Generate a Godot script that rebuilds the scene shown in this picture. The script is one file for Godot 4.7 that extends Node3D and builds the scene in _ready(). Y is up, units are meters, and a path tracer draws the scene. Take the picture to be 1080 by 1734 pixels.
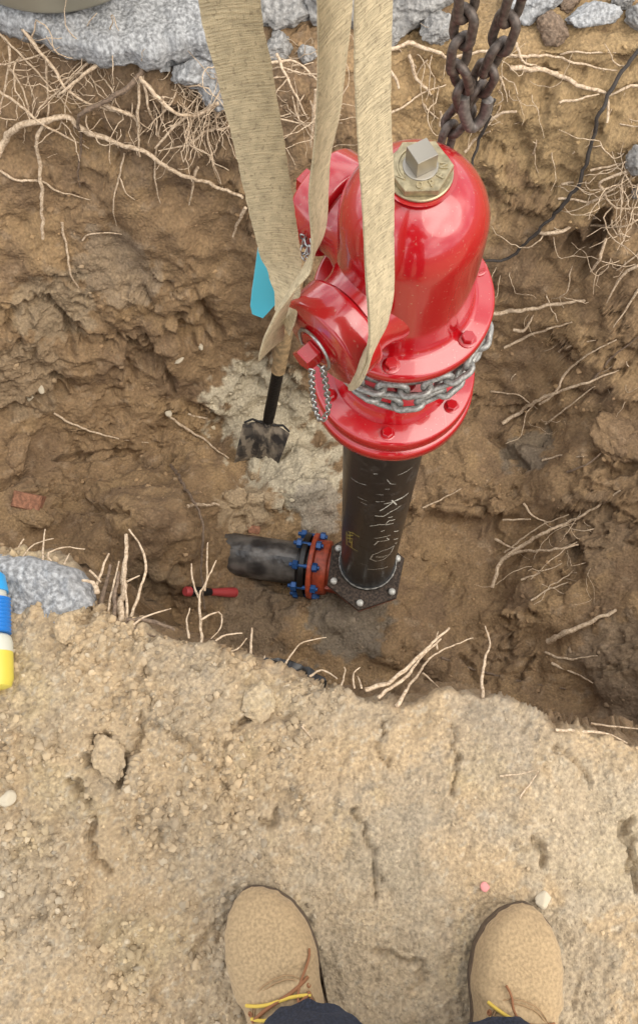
extends Node3D
# A red fire hydrant on its riser pipe, slung into a pit dug beside a broken concrete slab.
# World: y = 0 is the ledge the photographer stands on, -z is away from the camera.

const FL := 1564.0
const CAM := Vector3(0, 1.26, 0)
const HX := 0.100
const HZ := -0.470
var fw := Vector3(0, -0.95868, -0.28448)
var rt := Vector3(0.99762, -0.019615, 0.066101)
var up := Vector3(0.06895, 0.283804, -0.9564)
var rng := RandomNumberGenerator.new()
var n_big: FastNoiseLite
var n_mid: FastNoiseLite
var n_fine: FastNoiseLite
var n_cell: FastNoiseLite
var n_plate: FastNoiseLite
var n_plate2: FastNoiseLite
var n_col: FastNoiseLite
var n_col2: FastNoiseLite
var n_ridge: FastNoiseLite
var cracks := {}
var M := {}
var names := {}

# ---------------------------------------------------------------- mesh builder
class MB:
	var v := PackedVector3Array()
	var n := PackedVector3Array()
	var uv := PackedVector2Array()
	var c := PackedColorArray()
	var ix := PackedInt32Array()
	func pt(p: Vector3, nn: Vector3, t := Vector2.ZERO) -> int:
		v.append(p)
		n.append(nn)
		uv.append(t)
		return v.size() - 1
	func tri(a: int, b: int, d: int) -> void:
		var g := (v[b] - v[a]).cross(v[d] - v[a])
		if g.dot(n[a] + n[b] + n[d]) > 0.0:
			ix.append_array([a, d, b])
		else:
			ix.append_array([a, b, d])
	func quad(a: int, b: int, d: int, e: int) -> void:
		tri(a, b, d)
		tri(a, d, e)
	func flat(ps: Array, outward: Vector3) -> void:
		var nn: Vector3 = (ps[1] - ps[0]).cross(ps[2] - ps[0]).normalized()
		if nn.dot(outward) < 0.0:
			nn = -nn
		var ids := []
		for p in ps:
			ids.append(pt(p, nn, Vector2(p.x + p.y, p.z + p.y) * 8.0))
		for k in range(1, ps.size() - 1):
			tri(ids[0], ids[k], ids[k + 1])
	func lathe(prof: Array, sides: int, xf := Transform3D.IDENTITY, sharp := 38.0) -> void:
		var segs := []
		var total := 0.0
		for k in prof.size() - 1:
			var d: Vector2 = prof[k + 1] - prof[k]
			segs.append(Vector2(d.y, -d.x).normalized())
			total += d.length()
		var run := 0.0
		for k in prof.size() - 1:
			var na: Vector2 = segs[k]
			var nb: Vector2 = segs[k]
			if k > 0 and absf(rad_to_deg(segs[k].angle_to(segs[k - 1]))) < sharp:
				na = (segs[k] + segs[k - 1]).normalized()
			if k < segs.size() - 1 and absf(rad_to_deg(segs[k].angle_to(segs[k + 1]))) < sharp:
				nb = (segs[k] + segs[k + 1]).normalized()
			var l: float = (prof[k + 1] - prof[k]).length()
			var base := v.size()
			for s in sides + 1:
				var a := TAU * s / sides
				var dir := Vector3(cos(a), 0, sin(a))
				pt(xf * (dir * prof[k].x + Vector3(0, prof[k].y, 0)), xf.basis * (dir * na.x + Vector3(0, na.y, 0)), Vector2(float(s) / sides, run / total))
				pt(xf * (dir * prof[k + 1].x + Vector3(0, prof[k + 1].y, 0)), xf.basis * (dir * nb.x + Vector3(0, nb.y, 0)), Vector2(float(s) / sides, (run + l) / total))
			run += l
			for s in sides:
				var q := base + s * 2
				tri(q, q + 1, q + 3)
				tri(q, q + 3, q + 2)
	func tube(ps: Array, rs: Array, sides: int, wob := 0.0) -> void:
		var m := ps.size()
		var nrm := Vector3.UP
		var t0: Vector3 = (ps[1] - ps[0]).normalized()
		if absf(t0.dot(nrm)) > 0.9:
			nrm = Vector3.RIGHT
		nrm = (nrm - t0 * nrm.dot(t0)).normalized()
		var base := v.size()
		var run := 0.0
		for k in m:
			var t: Vector3 = (ps[mini(k + 1, m - 1)] - ps[maxi(k - 1, 0)]).normalized()
			nrm = (nrm - t * nrm.dot(t)).normalized()
			var b := t.cross(nrm)
			if k > 0:
				run += (ps[k] - ps[k - 1]).length()
			for s in sides + 1:
				var a := TAU * s / sides
				var d := nrm * cos(a) + b * sin(a)
				var r: float = rs[k] * (1.0 + wob * sin(k * 1.7 + (s % sides) * 2.4) * 0.5 + wob * sin(k * 0.61 + (s % sides) * 4.1) * 0.5)
				pt(ps[k] + d * r, d, Vector2(float(s) / sides, run * 6.0))
		for k in m - 1:
			for s in sides:
				var q := base + k * (sides + 1) + s
				quad(q, q + 1, q + sides + 2, q + sides + 1)
		for e in [0, m - 1]:
			var t2: Vector3 = (ps[0] - ps[1]).normalized() if e == 0 else (ps[m - 1] - ps[m - 2]).normalized()
			var cc := pt(ps[e] + t2 * rs[e] * 0.35, t2)
			var ring := []
			for s in sides:
				ring.append(pt(v[base + e * (sides + 1) + s], (t2 + n[base + e * (sides + 1) + s] * 0.6).normalized()))
			for s in sides:
				tri(cc, ring[s], ring[(s + 1) % sides])
	func prism(poly: Array, y0: float, y1: float, ch: float, xf := Transform3D.IDENTITY) -> void:
		# convex polygon in xz, chamfered top and bottom edges
		var m := poly.size()
		var rings := []
		for e in [[y0, 1.0], [y0 + ch, 0.0], [y1 - ch, 0.0], [y1, 1.0]]:
			var ring := []
			for p in poly:
				var q: Vector2 = p - p.normalized() * ch * e[1]
				ring.append(xf * Vector3(q.x, e[0], q.y))
			rings.append(ring)
		for k in 3:
			for s in m:
				var mid: Vector2 = poly[s] + poly[(s + 1) % m]
				var o := xf.basis * Vector3(mid.x, [-0.7, 0.0, 0.7][k] * mid.length(), mid.y)
				flat([rings[k][s], rings[k][(s + 1) % m], rings[k + 1][(s + 1) % m], rings[k + 1][s]], o)
		flat(rings[0], xf.basis * Vector3.DOWN)
		flat(rings[3], xf.basis * Vector3.UP)
	func box(size: Vector3, ch: float, xf := Transform3D.IDENTITY) -> void:
		var h := size * 0.5
		prism([Vector2(-h.x, -h.z), Vector2(h.x, -h.z), Vector2(h.x, h.z), Vector2(-h.x, h.z)], -h.y, h.y, ch, xf)
	func ribbon(ps: Array, ws: Array, hw: float, th: float, vs := 10.0, fray := 0.0, seed_ := 1) -> void:
		# a strap: centre line ps, width directions ws
		var m := ps.size()
		var fz := FastNoiseLite.new()
		fz.seed = seed_
		fz.frequency = 0.9
		var run := 0.0
		var cols := [-1.0, -0.93, -0.6, 0.0, 0.6, 0.93, 1.0]
		var tops := []
		var bots := []
		for k in m:
			if k > 0:
				run += (ps[k] - ps[k - 1]).length()
			var t: Vector3 = (ps[mini(k + 1, m - 1)] - ps[maxi(k - 1, 0)]).normalized()
			var w: Vector3 = (ws[k] - t * ws[k].dot(t)).normalized()
			var nn := w.cross(t).normalized()
			var rt_ := []
			var rb := []
			for q in cols.size():
				var f: float = cols[q]
				var edge := 1.0 if absf(f) < 0.92 else 1.0 + fray * fz.get_noise_2d(k * 1.9, f * 50.0)
				var bow := (1.0 - f * f) * hw * 0.10
				var hh := th * (0.5 if absf(f) < 0.9 else (0.42 if absf(f) < 0.95 else 0.16))
				var p: Vector3 = ps[k] + w * f * hw * edge + nn * bow
				var nt: Vector3 = (nn + w * (f * 0.2 if absf(f) < 0.95 else signf(f) * 0.8)).normalized()
				rt_.append(pt(p + nn * hh, nt, Vector2(f * 0.5 + 0.5, run * vs)))
				rb.append(pt(p - nn * hh, (nt - nn * 2.0 * nt.dot(nn)), Vector2(f * 0.5 + 0.5, run * vs)))
			tops.append(rt_)
			bots.append(rb)
		for k in m - 1:
			for q in cols.size() - 1:
				quad(tops[k][q], tops[k][q + 1], tops[k + 1][q + 1], tops[k + 1][q])
				quad(bots[k][q], bots[k][q + 1], bots[k + 1][q + 1], bots[k + 1][q])
			var l := cols.size() - 1
			quad(tops[k][0], bots[k][0], bots[k + 1][0], tops[k + 1][0])
			quad(tops[k][l], bots[k][l], bots[k + 1][l], tops[k + 1][l])
	func smooth_normals(blend := 1.0) -> void:
		var acc := PackedVector3Array()
		acc.resize(v.size())
		for k in range(0, ix.size(), 3):
			var g := (v[ix[k + 2]] - v[ix[k]]).cross(v[ix[k + 1]] - v[ix[k]])
			for j in 3:
				acc[ix[k + j]] += g
		for k in v.size():
			n[k] = n[k].lerp(acc[k].normalized(), blend).normalized()
	func mesh(mat: Material) -> ArrayMesh:
		var a := []
		a.resize(Mesh.ARRAY_MAX)
		a[Mesh.ARRAY_VERTEX] = v
		a[Mesh.ARRAY_NORMAL] = n
		a[Mesh.ARRAY_TEX_UV] = uv
		if c.size() == v.size():
			a[Mesh.ARRAY_COLOR] = c
		a[Mesh.ARRAY_INDEX] = ix
		var m := ArrayMesh.new()
		m.add_surface_from_arrays(Mesh.PRIMITIVE_TRIANGLES, a)
		m.surface_set_material(0, mat)
		return m

# ---------------------------------------------------------------- naming
func numbered(called: String) -> String:
	var k: int = names.get(called, 0)
	names[called] = k + 1
	return called if k == 0 else "%s_%03d" % [called, k]

func tag(o: Node, label: String, category: String, group := "", kind := "") -> void:
	if label:
		o.set_meta("label", label)
	if category:
		o.set_meta("category", category)
	if group:
		o.set_meta("group", group)
	if kind:
		o.set_meta("kind", kind)

func thing(called: String, label: String, category: String, at := Vector3.ZERO, group := "") -> Node3D:
	var o := Node3D.new()
	o.name = numbered(called)
	add_child(o)
	o.position = at
	tag(o, label, category, group)
	return o

func put(called: String, mesh: Mesh, parent: Node = null, xf := Transform3D.IDENTITY) -> MeshInstance3D:
	var o := MeshInstance3D.new()
	o.mesh = mesh
	o.transform = xf
	if parent == null:
		o.name = numbered(called)
		add_child(o)
	else:
		o.name = called
		parent.add_child(o, true)
	return o

# one-mesh thing whose node sits at its own middle
func solo(called: String, mb: MB, mat: Material, label: String, category: String, group := "") -> MeshInstance3D:
	var mid := Vector3.ZERO
	for p in mb.v:
		mid += p
	mid /= mb.v.size()
	for k in mb.v.size():
		mb.v[k] -= mid
	var o := put(called, mb.mesh(mat), null, Transform3D(Basis.IDENTITY, mid))
	tag(o, label, category, group)
	return o

# ---------------------------------------------------------------- materials
func lin(r: float, g: float, b: float) -> Color:
	return Color(r, g, b).linear_to_srgb()

func noise(seed_: int, freq: float, type := FastNoiseLite.TYPE_SIMPLEX_SMOOTH, oct := 1) -> FastNoiseLite:
	var q := FastNoiseLite.new()
	q.seed = seed_
	q.frequency = freq
	q.noise_type = type
	q.fractal_type = FastNoiseLite.FRACTAL_FBM if oct > 1 else FastNoiseLite.FRACTAL_NONE
	q.fractal_octaves = oct
	return q

func grey_tex(seed_: int, freq: float, lo: float, hi: float, size := 512, oct := 4, gamma := 1.0) -> ImageTexture:
	var src := noise(seed_, freq, FastNoiseLite.TYPE_SIMPLEX_SMOOTH, oct).get_seamless_image(size, size)
	src.convert(Image.FORMAT_L8)
	var d := src.get_data()
	for k in d.size():
		d[k] = int(clampf(lo + (hi - lo) * pow(d[k] / 255.0, gamma), 0.0, 1.0) * 255.0)
	return ImageTexture.create_from_image(Image.create_from_data(size, size, false, Image.FORMAT_L8, d))

func bump_tex(seed_: int, freq: float, strength: float, size := 512, oct := 4) -> ImageTexture:
	var src := noise(seed_, freq, FastNoiseLite.TYPE_SIMPLEX_SMOOTH, oct).get_seamless_image(size, size)
	src.convert(Image.FORMAT_RGBA8)
	src.bump_map_to_normal_map(strength)
	return ImageTexture.create_from_image(src)

func mat(col: Color, rough: float, metal := 0.0) -> StandardMaterial3D:
	var m := StandardMaterial3D.new()
	m.albedo_color = col
	m.roughness = rough
	m.metallic = metal
	return m

func tri_detail(m: StandardMaterial3D, alb: Texture2D, nrm: Texture2D, scale_: float, nscale := 1.0, world := true) -> StandardMaterial3D:
	m.uv1_triplanar = true
	m.uv1_world_triplanar = world
	m.uv1_scale = Vector3.ONE * scale_
	if alb:
		m.albedo_texture = alb
	if nrm:
		m.normal_enabled = true
		m.normal_texture = nrm
		m.normal_scale = nscale
	return m

func make_materials() -> void:
	var grain := grey_tex(11, 0.06, 0.68, 1.0, 512, 5)
	var grain_b := bump_tex(12, 0.05, 7.0, 512, 5)
	var soft_b := bump_tex(13, 0.012, 2.0, 512, 3)
	var m := mat(Color.WHITE, 0.95)
	m.vertex_color_use_as_albedo = true
	M.soil = tri_detail(m, grain, grain_b, 5.0, 0.9)
	m = mat(Color.WHITE, 0.95)
	m.vertex_color_use_as_albedo = true
	M.crumb = m
	m = mat(Color.WHITE, 0.2)
	m.clearcoat_enabled = true
	m.clearcoat = 0.6
	m.clearcoat_roughness = 0.06
	m.metallic_specular = 0.55
	m.clearcoat = 0.8
	M.red = tri_detail(m, two_tone(21, 0.05, Color(0.36, 0.0035, 0.007), Color(0.38, 0.21, 0.15), 0.50, 0.64, 0.7), soft_b, 6.0, 0.16, false)
	m = mat(lin(0.50, 0.008, 0.012), 0.3)
	M.red_bolt = m
	m = mat(lin(0.50, 0.42, 0.26), 0.4, 0.7)
	M.brass = tri_detail(m, grey_tex(23, 0.03, 0.72, 1.0, 256, 4), grain_b, 14.0, 0.18, false)
	M.brass_hi = mat(lin(0.33, 0.30, 0.25), 0.4, 0.8)
	M.groove = mat(lin(0.02, 0.012, 0.012), 0.7)
	m = mat(lin(0.62, 0.62, 0.6), 0.32, 0.9)
	M.silver = tri_detail(m, grey_tex(25, 0.05, 0.6, 1.0, 256, 3), null, 20.0, 0.2, false)
	m = mat(lin(0.52, 0.50, 0.46), 0.42, 0.4)
	M.chain = tri_detail(m, grey_tex(26, 0.05, 0.45, 1.0, 256, 4), grain_b, 16.0, 0.35, false)
	m = mat(lin(0.17, 0.13, 0.105), 0.5, 0.3)
	M.dark_chain = tri_detail(m, grey_tex(27, 0.05, 0.5, 1.0, 256, 4), grain_b, 14.0, 0.35, false)
	m = mat(lin(0.52, 0.085, 0.035), 0.45)
	M.orange = tri_detail(m, grey_tex(28, 0.03, 0.6, 1.0, 256, 4), grain_b, 9.0, 0.25, false)
	m = mat(lin(0.02, 0.075, 0.22), 0.36, 0.3)
	M.blue_bolt = m
	M.black = tri_detail(mat(lin(0.016, 0.014, 0.013), 0.4), grey_tex(29, 0.02, 0.6, 1.0, 256, 4), grain_b, 8.0, 0.12, false)
	m = mat(lin(0.13, 0.09, 0.065), 0.8, 0.1)
	M.rusty = tri_detail(m, grey_tex(30, 0.04, 0.35, 1.0, 256, 5), grain_b, 12.0, 0.7, false)
	M.white_bolt = tri_detail(mat(lin(0.72, 0.70, 0.64), 0.42, 0.15), grey_tex(31, 0.05, 0.7, 1.0, 256, 3), null, 20.0, 0.1, false)
	m = mat(lin(0.58, 0.575, 0.565), 0.93)
	M.concrete = tri_detail(m, grey_tex(32, 0.03, 0.42, 1.0, 512, 5), grain_b, 7.0, 0.9)
	m = mat(lin(0.50, 0.475, 0.44), 0.93)
	M.rubble = tri_detail(m, grey_tex(33, 0.035, 0.45, 1.0, 512, 5), grain_b, 5.0, 1.2)
	m = mat(Color.WHITE, 0.88)
	M.root = tri_detail(m, two_tone(34, 0.03, Color(0.58, 0.45, 0.31), Color(0.28, 0.185, 0.11), -0.15, 0.3, 0.85), grain_b, 9.0, 0.9)
	m = mat(lin(0.30, 0.205, 0.135), 0.88)
	M.root_brown = tri_detail(m, grey_tex(35, 0.04, 0.5, 1.0, 256, 4), grain_b, 14.0, 0.8)
	m = mat(lin(0.07, 0.055, 0.045), 0.8)
	M.cable = tri_detail(m, grey_tex(36, 0.04, 0.5, 1.0, 256, 4), null, 14.0)
	m = mat(lin(0.48, 0.22, 0.125), 0.95)
	M.brick = tri_detail(m, grey_tex(37, 0.04, 0.55, 1.0, 256, 4), grain_b, 8.0, 0.8)
	m = mat(lin(0.09, 0.60, 0.80), 0.35)
	M.cyan = m
	m = mat(lin(0.45, 0.315, 0.17), 0.97)
	m.rim_enabled = true
	m.rim = 0.25
	M.suede = tri_detail(m, grey_tex(38, 0.06, 0.70, 1.05, 512, 6), grain_b, 6.0, 0.2, false)
	M.sole = tri_detail(mat(lin(0.15, 0.10, 0.06), 0.9), grey_tex(39, 0.04, 0.6, 1.0, 256, 3), grain_b, 10.0, 0.5, false)
	M.lace = mat(lin(0.55, 0.38, 0.06), 0.8)
	M.lace_brown = mat(lin(0.22, 0.09, 0.035), 0.8)
	m = mat(Color.WHITE, 0.9)
	m.vertex_color_use_as_albedo = true
	M.cloth = tri_detail(m, grey_tex(40, 0.09, 0.5, 1.0, 512, 4), grain_b, 8.0, 0.4, false)
	M.denim = tri_detail(mat(lin(0.035, 0.045, 0.08), 0.92), grey_tex(43, 0.05, 0.45, 1.0, 512, 5), grain_b, 9.0, 0.5, false)
	m = mat(lin(0.34, 0.31, 0.23), 0.55)
	M.tub = tri_detail(m, grey_tex(41, 0.01, 0.8, 1.0, 256, 3), null, 3.0)
	m = mat(lin(0.45, 0.30, 0.15), 0.8)
	M.wood = tri_detail(m, grey_tex(42, 0.03, 0.55, 1.0, 256, 4), grain_b, 8.0, 0.4, false)
	M.flake = mat(lin(0.47, 0.40, 0.29), 0.9)
	M.sling = sling_material()
	M.pipe = mat(Color.WHITE, 0.38)

func two_tone(seed_: int, freq: float, a: Color, b: Color, lo: float, hi: float, most: float) -> ImageTexture:
	# colour a with patches of colour b
	var src := noise(seed_, freq, FastNoiseLite.TYPE_SIMPLEX_SMOOTH, 4).get_seamless_image(512, 512, false, false, 0.1, false)
	src.convert(Image.FORMAT_L8)
	var d := src.get_data()
	var im := Image.create(512, 512, false, Image.FORMAT_RGB8)
	for k in d.size():
		var v := d[k] / 127.5 - 1.0
		im.set_pixel(k % 512, k / 512, a.lerp(b, smoothstep(lo, hi, v) * most).linear_to_srgb())
	return ImageTexture.create_from_image(im)

func sling_material() -> StandardMaterial3D:
	# woven polyester, cross threads worn pale, mud stains
	var w := 256
	var h := 2048
	var im := Image.create(w, h, false, Image.FORMAT_RGB8)
	var hm := Image.create(w, h, false, Image.FORMAT_RGBA8)
	var a := noise(51, 0.05)
	var b := noise(52, 0.012, FastNoiseLite.TYPE_SIMPLEX_SMOOTH, 3)
	var st := noise(53, 0.02, FastNoiseLite.TYPE_SIMPLEX_SMOOTH, 3)
	for y in h:
		for x in w:
			var thread := a.get_noise_2d(x * 0.13, y * 1.5) * 0.7 + a.get_noise_2d(x * 0.9, y * 4.0) * 0.4
			var rib := 0.5 + 0.5 * sin(x * 0.62)
			var soil := clampf(b.get_noise_2d(x, y * 0.6) * 1.6, -0.6, 0.6)
			var stain := smoothstep(0.34, 0.5, st.get_noise_2d(x * 1.4, y))
			var l := 0.98 + thread * 0.24 + soil * 0.16 + rib * 0.05
			var cc := Color(0.48 * l, 0.395 * l, 0.25 * l).lerp(Color(0.17, 0.13, 0.08), stain * 0.45)
			im.set_pixel(x, y, cc.linear_to_srgb())
			var e := clampf(0.5 + thread * 0.5 + rib * 0.12, 0.0, 1.0)
			hm.set_pixel(x, y, Color(e, e, e))
	hm.bump_map_to_normal_map(5.0)
	var m := mat(Color.WHITE, 0.85)
	m.albedo_texture = ImageTexture.create_from_image(im)
	m.normal_enabled = true
	m.normal_texture = ImageTexture.create_from_image(hm)
	m.normal_scale = 0.8
	return m

# ---------------------------------------------------------------- terrain
const EDGE := [[-3.0, -0.36], [-0.75, -0.36], [-0.454, -0.347], [-0.404, -0.339], [-0.362, -0.323], [-0.341, -0.297], [-0.332, -0.258], [-0.287, -0.23], [-0.182, -0.19], [-0.094, -0.16], [-0.001, -0.122], [0.092, -0.096], [0.173, -0.106], [0.235, -0.094], [0.271, -0.069], [0.307, -0.047], [0.397, -0.022], [0.6, 0.03], [3.0, 0.1]]
const FAR_TOP := [[-3.0, -1.3], [-0.6, -1.27], [-0.38, -1.235], [-0.3, -1.2], [-0.15, -1.2], [0.0, -1.14], [0.16, -1.14], [0.25, -1.18], [0.4, -1.16], [0.58, -1.14], [0.9, -1.1], [3.0, -1.1]]
const FLOOR_Y := -0.84
var splats := []
var trodden := []
var n_grit: FastNoiseLite

func curve(t: Array, x: float) -> float:
	var k := 0
	while k < t.size() - 2 and x > t[k + 1][0]:
		k += 1
	var f := clampf((x - t[k][0]) / (t[k + 1][0] - t[k][0]), 0.0, 1.0)
	f = f * f * (3.0 - 2.0 * f) * 0.5 + f * 0.5
	return lerpf(t[k][1], t[k + 1][1], f)

func bell(x: float, z: float, cx: float, cz: float, rx: float, rz: float) -> float:
	var a := (x - cx) / rx
	var b := (z - cz) / rz
	return exp(-a * a - b * b)

func base_h(x: float, z: float) -> float:
	var e: float = _e if _cached else curve(EDGE, x)
	e += n_big.get_noise_2d(x * 6.0, 3.0) * 0.012
	var zt: float = _t if _cached else curve(FAR_TOP, x)
	var ledge := 0.035 * bell(x, z, -0.36, -0.1, 0.22, 0.16) + 0.018 * bell(x, z, -0.2, -0.05, 0.12, 0.12) + n_big.get_noise_2d(x, z) * 0.012 - 0.02 * smoothstep(0.05, 0.0, z - e)
	if z > e:
		return ledge
	var fl := FLOOR_Y
	fl += smoothstep(-0.34, -0.95, x) * 0.34 + smoothstep(0.42, 0.85, x) * 0.30
	fl += n_big.get_noise_2d(x * 1.3 + 9.0, z * 1.3) * 0.04
	fl -= 0.03 * bell(x, z, 0.31, -0.47, 0.13, 0.11)
	fl += 0.19 * bell(x, z, -0.37, -0.56, 0.14, 0.14)
	fl += 0.13 * bell(x, z, -0.36, -0.56, 0.12, 0.10)
	fl += 0.05 * bell(x, z, -0.1, -0.66, 0.12, 0.05)
	fl += 0.06 * smoothstep(0.015, -0.015, (z + 0.585) - (x - 0.30) * 0.15) * smoothstep(0.08, 0.16, x)
	fl += 0.05 * smoothstep(0.40, 0.50, x + 0.25 * (z + 0.45) + n_big.get_noise_2d(x * 1.5, z * 2.0) * 0.05)
	var y := lerpf(ledge, fl, smoothstep(0.0, 0.10, e - z))
	var zb := zt + 0.33 + 0.16 * smoothstep(-0.1, -0.6, x) + 0.12 * smoothstep(0.3, 0.7, x)
	if z < zb:
		var m := clampf((zb - z) / (zb - zt), 0.0, 1.0)
		m = pow(m, 1.25) * 0.55 + (m * m * (3.0 - 2.0 * m)) * 0.45
		y = lerpf(fl, -0.01, m)
	y = lerpf(y, 0.0, smoothstep(1.0, 1.6, absf(x)))
	return y

var _cached := false
var _e := 0.0
var _t := 0.0

func base_normal(x: float, z: float) -> Vector3:
	var d := 0.012
	var gx := base_h(x + d, z) - base_h(x - d, z)
	var c := _cached
	var gz := base_h(x, z + d) - base_h(x, z - d)
	_cached = c
	return Vector3(-gx, 2.0 * d, -gz).normalized()

func is_ledge(x: float, z: float) -> float:
	var e: float = _e if _cached else curve(EDGE, x)
	return smoothstep(-0.03, 0.01, z - e)

# loose crumbly heap on the ledge's left, trodden ground on its right
func loose(x: float, z: float) -> float:
	var w := x + n_col.get_noise_2d(x * 2.0, z * 2.0) * 0.14 + z * 0.35
	var s := smoothstep(0.02, -0.10, w)
	for q in trodden:
		s *= 1.0 - 0.9 * smoothstep(1.0, 0.7, Vector2((x - q[0]) / q[2], (z - q[1]) / q[3]).length())
	return s

func disp(p: Vector3) -> float:
	var lg := is_ledge(p.x, p.z)
	var d := 0.0
	if lg > 0.0:
		var lo := loose(p.x, p.z)
		var g := n_mid.get_noise_3dv(p) * 0.006 + n_fine.get_noise_3dv(p) * 0.002
		var cr := n_ridge.get_noise_3dv(p)
		g -= smoothstep(0.80, 0.95, cr) * 0.004
		g -= smoothstep(0.28, 0.5, n_mid.get_noise_3d(p.x * 3.2, 0.0, p.z * 0.8)) * 0.0022 * (1.0 - lo)
		g += n_plate2.get_noise_3dv(p * 0.8) * 0.0016
		var clod := (0.5 - n_cell.get_noise_3dv(p)) * 0.012 + n_plate2.get_noise_3dv(p * 2.2) * 0.003
		var patch := smoothstep(-0.15, 0.15, n_col2.get_noise_2d(p.x * 1.6, p.z * 1.6))
		d += lg * (g + clod * lerpf(0.22, lerpf(0.6, 1.35, patch), lo))
	if lg < 1.0:
		var q := p
		q.x += n_mid.get_noise_3dv(p) * 0.02
		q.y += n_mid.get_noise_3dv(p + Vector3(5, 2, 1)) * 0.02
		var rough := smoothstep(-0.15, 0.4, n_col.get_noise_3dv(p * 1.3))
		var g := n_plate.get_noise_3dv(q) * 0.010 * lerpf(0.25, 1.0, rough) + n_plate2.get_noise_3dv(q) * 0.009 * rough
		g += n_mid.get_noise_3dv(p) * 0.009 + n_fine.get_noise_3dv(p) * 0.0018
		g += n_big.get_noise_3dv(p * 2.2) * 0.02
		var cr := n_ridge.get_noise_3dv(q * 0.7)
		g -= smoothstep(0.72, 0.95, cr) * 0.016 * rough
		d += (1.0 - lg) * g
	return d - crack_depth(p)

func crack_depth(p: Vector3) -> float:
	var key := Vector2i(floori(p.x * 40.0), floori(p.z * 40.0))
	if not cracks.has(key):
		return 0.0
	var out := 0.0
	for s in cracks[key]:
		var a: Vector2 = s[0]
		var q := Vector2(p.x, p.z) + Vector2(n_mid.get_noise_2d(p.x * 2.0, p.z * 2.0), n_mid.get_noise_2d(p.z * 2.0, p.x * 2.0 + 7.0)) * 0.010
		var t := clampf((q - a).dot(s[1]) / s[1].length_squared(), 0.0, 1.0)
		var d: float = (q - a - s[1] * t).length() / s[2]
		if d < 1.0:
			out = maxf(out, s[3] * (1.0 - d * d))
	return out

func add_crack(line: Array, width: float, depth: float) -> void:
	for k in line.size() - 1:
		var a := on_ground(line[k][0], line[k][1])
		var b := on_ground(line[k + 1][0], line[k + 1][1])
		var s := [Vector2(a.x, a.z), Vector2(b.x - a.x, b.z - a.z), width, depth]
		for i in range(floori((minf(a.x, b.x) - 0.02) * 40.0), floori((maxf(a.x, b.x) + 0.02) * 40.0) + 1):
			for j in range(floori((minf(a.z, b.z) - 0.02) * 40.0), floori((maxf(a.z, b.z) + 0.02) * 40.0) + 1):
				var key := Vector2i(i, j)
				if not cracks.has(key):
					cracks[key] = []
				cracks[key].append(s)

func ray(px: float, py: float) -> Vector3:
	return (fw + rt * (px - 540.0) / FL - up * (py - 867.0) / FL).normalized()

# where a line of sight meets the ground
func on_ground(px: float, py: float, lift := 0.0) -> Vector3:
	var r := ray(px, py)
	var t := 0.6
	var prev := t
	while t < 4.0:
		var p := CAM + r * t
		if p.y < base_h(p.x, p.z):
			break
		prev = t
		t += 0.02
	for k in 12:
		var mid := (prev + t) * 0.5
		var p := CAM + r * mid
		if p.y < base_h(p.x, p.z):
			t = mid
		else:
			prev = mid
	var q := CAM + r * t
	return q + base_normal(q.x, q.z) * (disp(q) + lift)

func on_plane(px: float, py: float, y: float) -> Vector3:
	var r := ray(px, py)
	return CAM + r * ((y - CAM.y) / r.y)

func on_depth(px: float, py: float, z: float) -> Vector3:
	var r := ray(px, py)
	return CAM + r * (z / r.z)

func ground_at(x: float, z: float, lift := 0.0) -> Vector3:
	var p := Vector3(x, base_h(x, z), z)
	return p + base_normal(x, z) * (disp(p) + lift)

func soil_color(p: Vector3) -> Color:
	var lg := is_ledge(p.x, p.z + n_mid.get_noise_3dv(p) * 0.02)
	var a := n_col.get_noise_3dv(p * 1.7)
	var b := n_col2.get_noise_3dv(p * 1.3)
	var f := n_fine.get_noise_3dv(p * 1.3)
	var m := n_mid.get_noise_3dv(p * 1.6)
	var dry := Color(0.55, 0.40, 0.235)
	dry = dry.lerp(Color(0.51, 0.39, 0.25), smoothstep(-0.1, 0.4, a + 0.12))
	dry = dry.lerp(Color(0.57, 0.43, 0.25), smoothstep(0.1, 0.5, b))
	dry = dry.lerp(Color(0.32, 0.26, 0.185), smoothstep(0.36, 0.6, m + a * 0.3) * 0.6)
	var wet := Color(0.32, 0.203, 0.104)
	wet = wet.lerp(Color(0.39, 0.252, 0.125), smoothstep(0.0, 0.5, a))
	wet = wet.lerp(Color(0.265, 0.168, 0.092), smoothstep(0.0, 0.5, b))
	wet = wet.lerp(Color(0.36, 0.25, 0.15), smoothstep(0.25, 0.55, m) * 0.7)
	var c := wet.lerp(dry, lg)
	# dark grit and pale flakes trodden into the surface
	dry = dry.lerp(Color(0.19, 0.155, 0.115), smoothstep(0.30, 0.42, n_grit.get_noise_3dv(p)) * smoothstep(-0.25, 0.35, n_col2.get_noise_3dv(p * 2.0)) * 0.5)
	dry = dry.lerp(Color(0.60, 0.50, 0.36), smoothstep(0.36, 0.46, n_grit.get_noise_3dv(p + Vector3(4, 0, 0))) * 0.6)
	c = wet.lerp(dry, lg)
	for s in splats:
		var dd: float = (p - s[0]).length() / s[1]
		if dd < 1.6:
			var w := smoothstep(0.12, -0.12, dd - 0.95 - n_col2.get_noise_3dv(p * 4.0) * 0.5 - m * 0.35)
			c = c.lerp(s[2], w * s[3])
	c = c * (1.0 + f * 0.30 + m * 0.14)
	return Color(maxf(c.r, 0.01), maxf(c.g, 0.01), maxf(c.b, 0.01))

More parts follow.
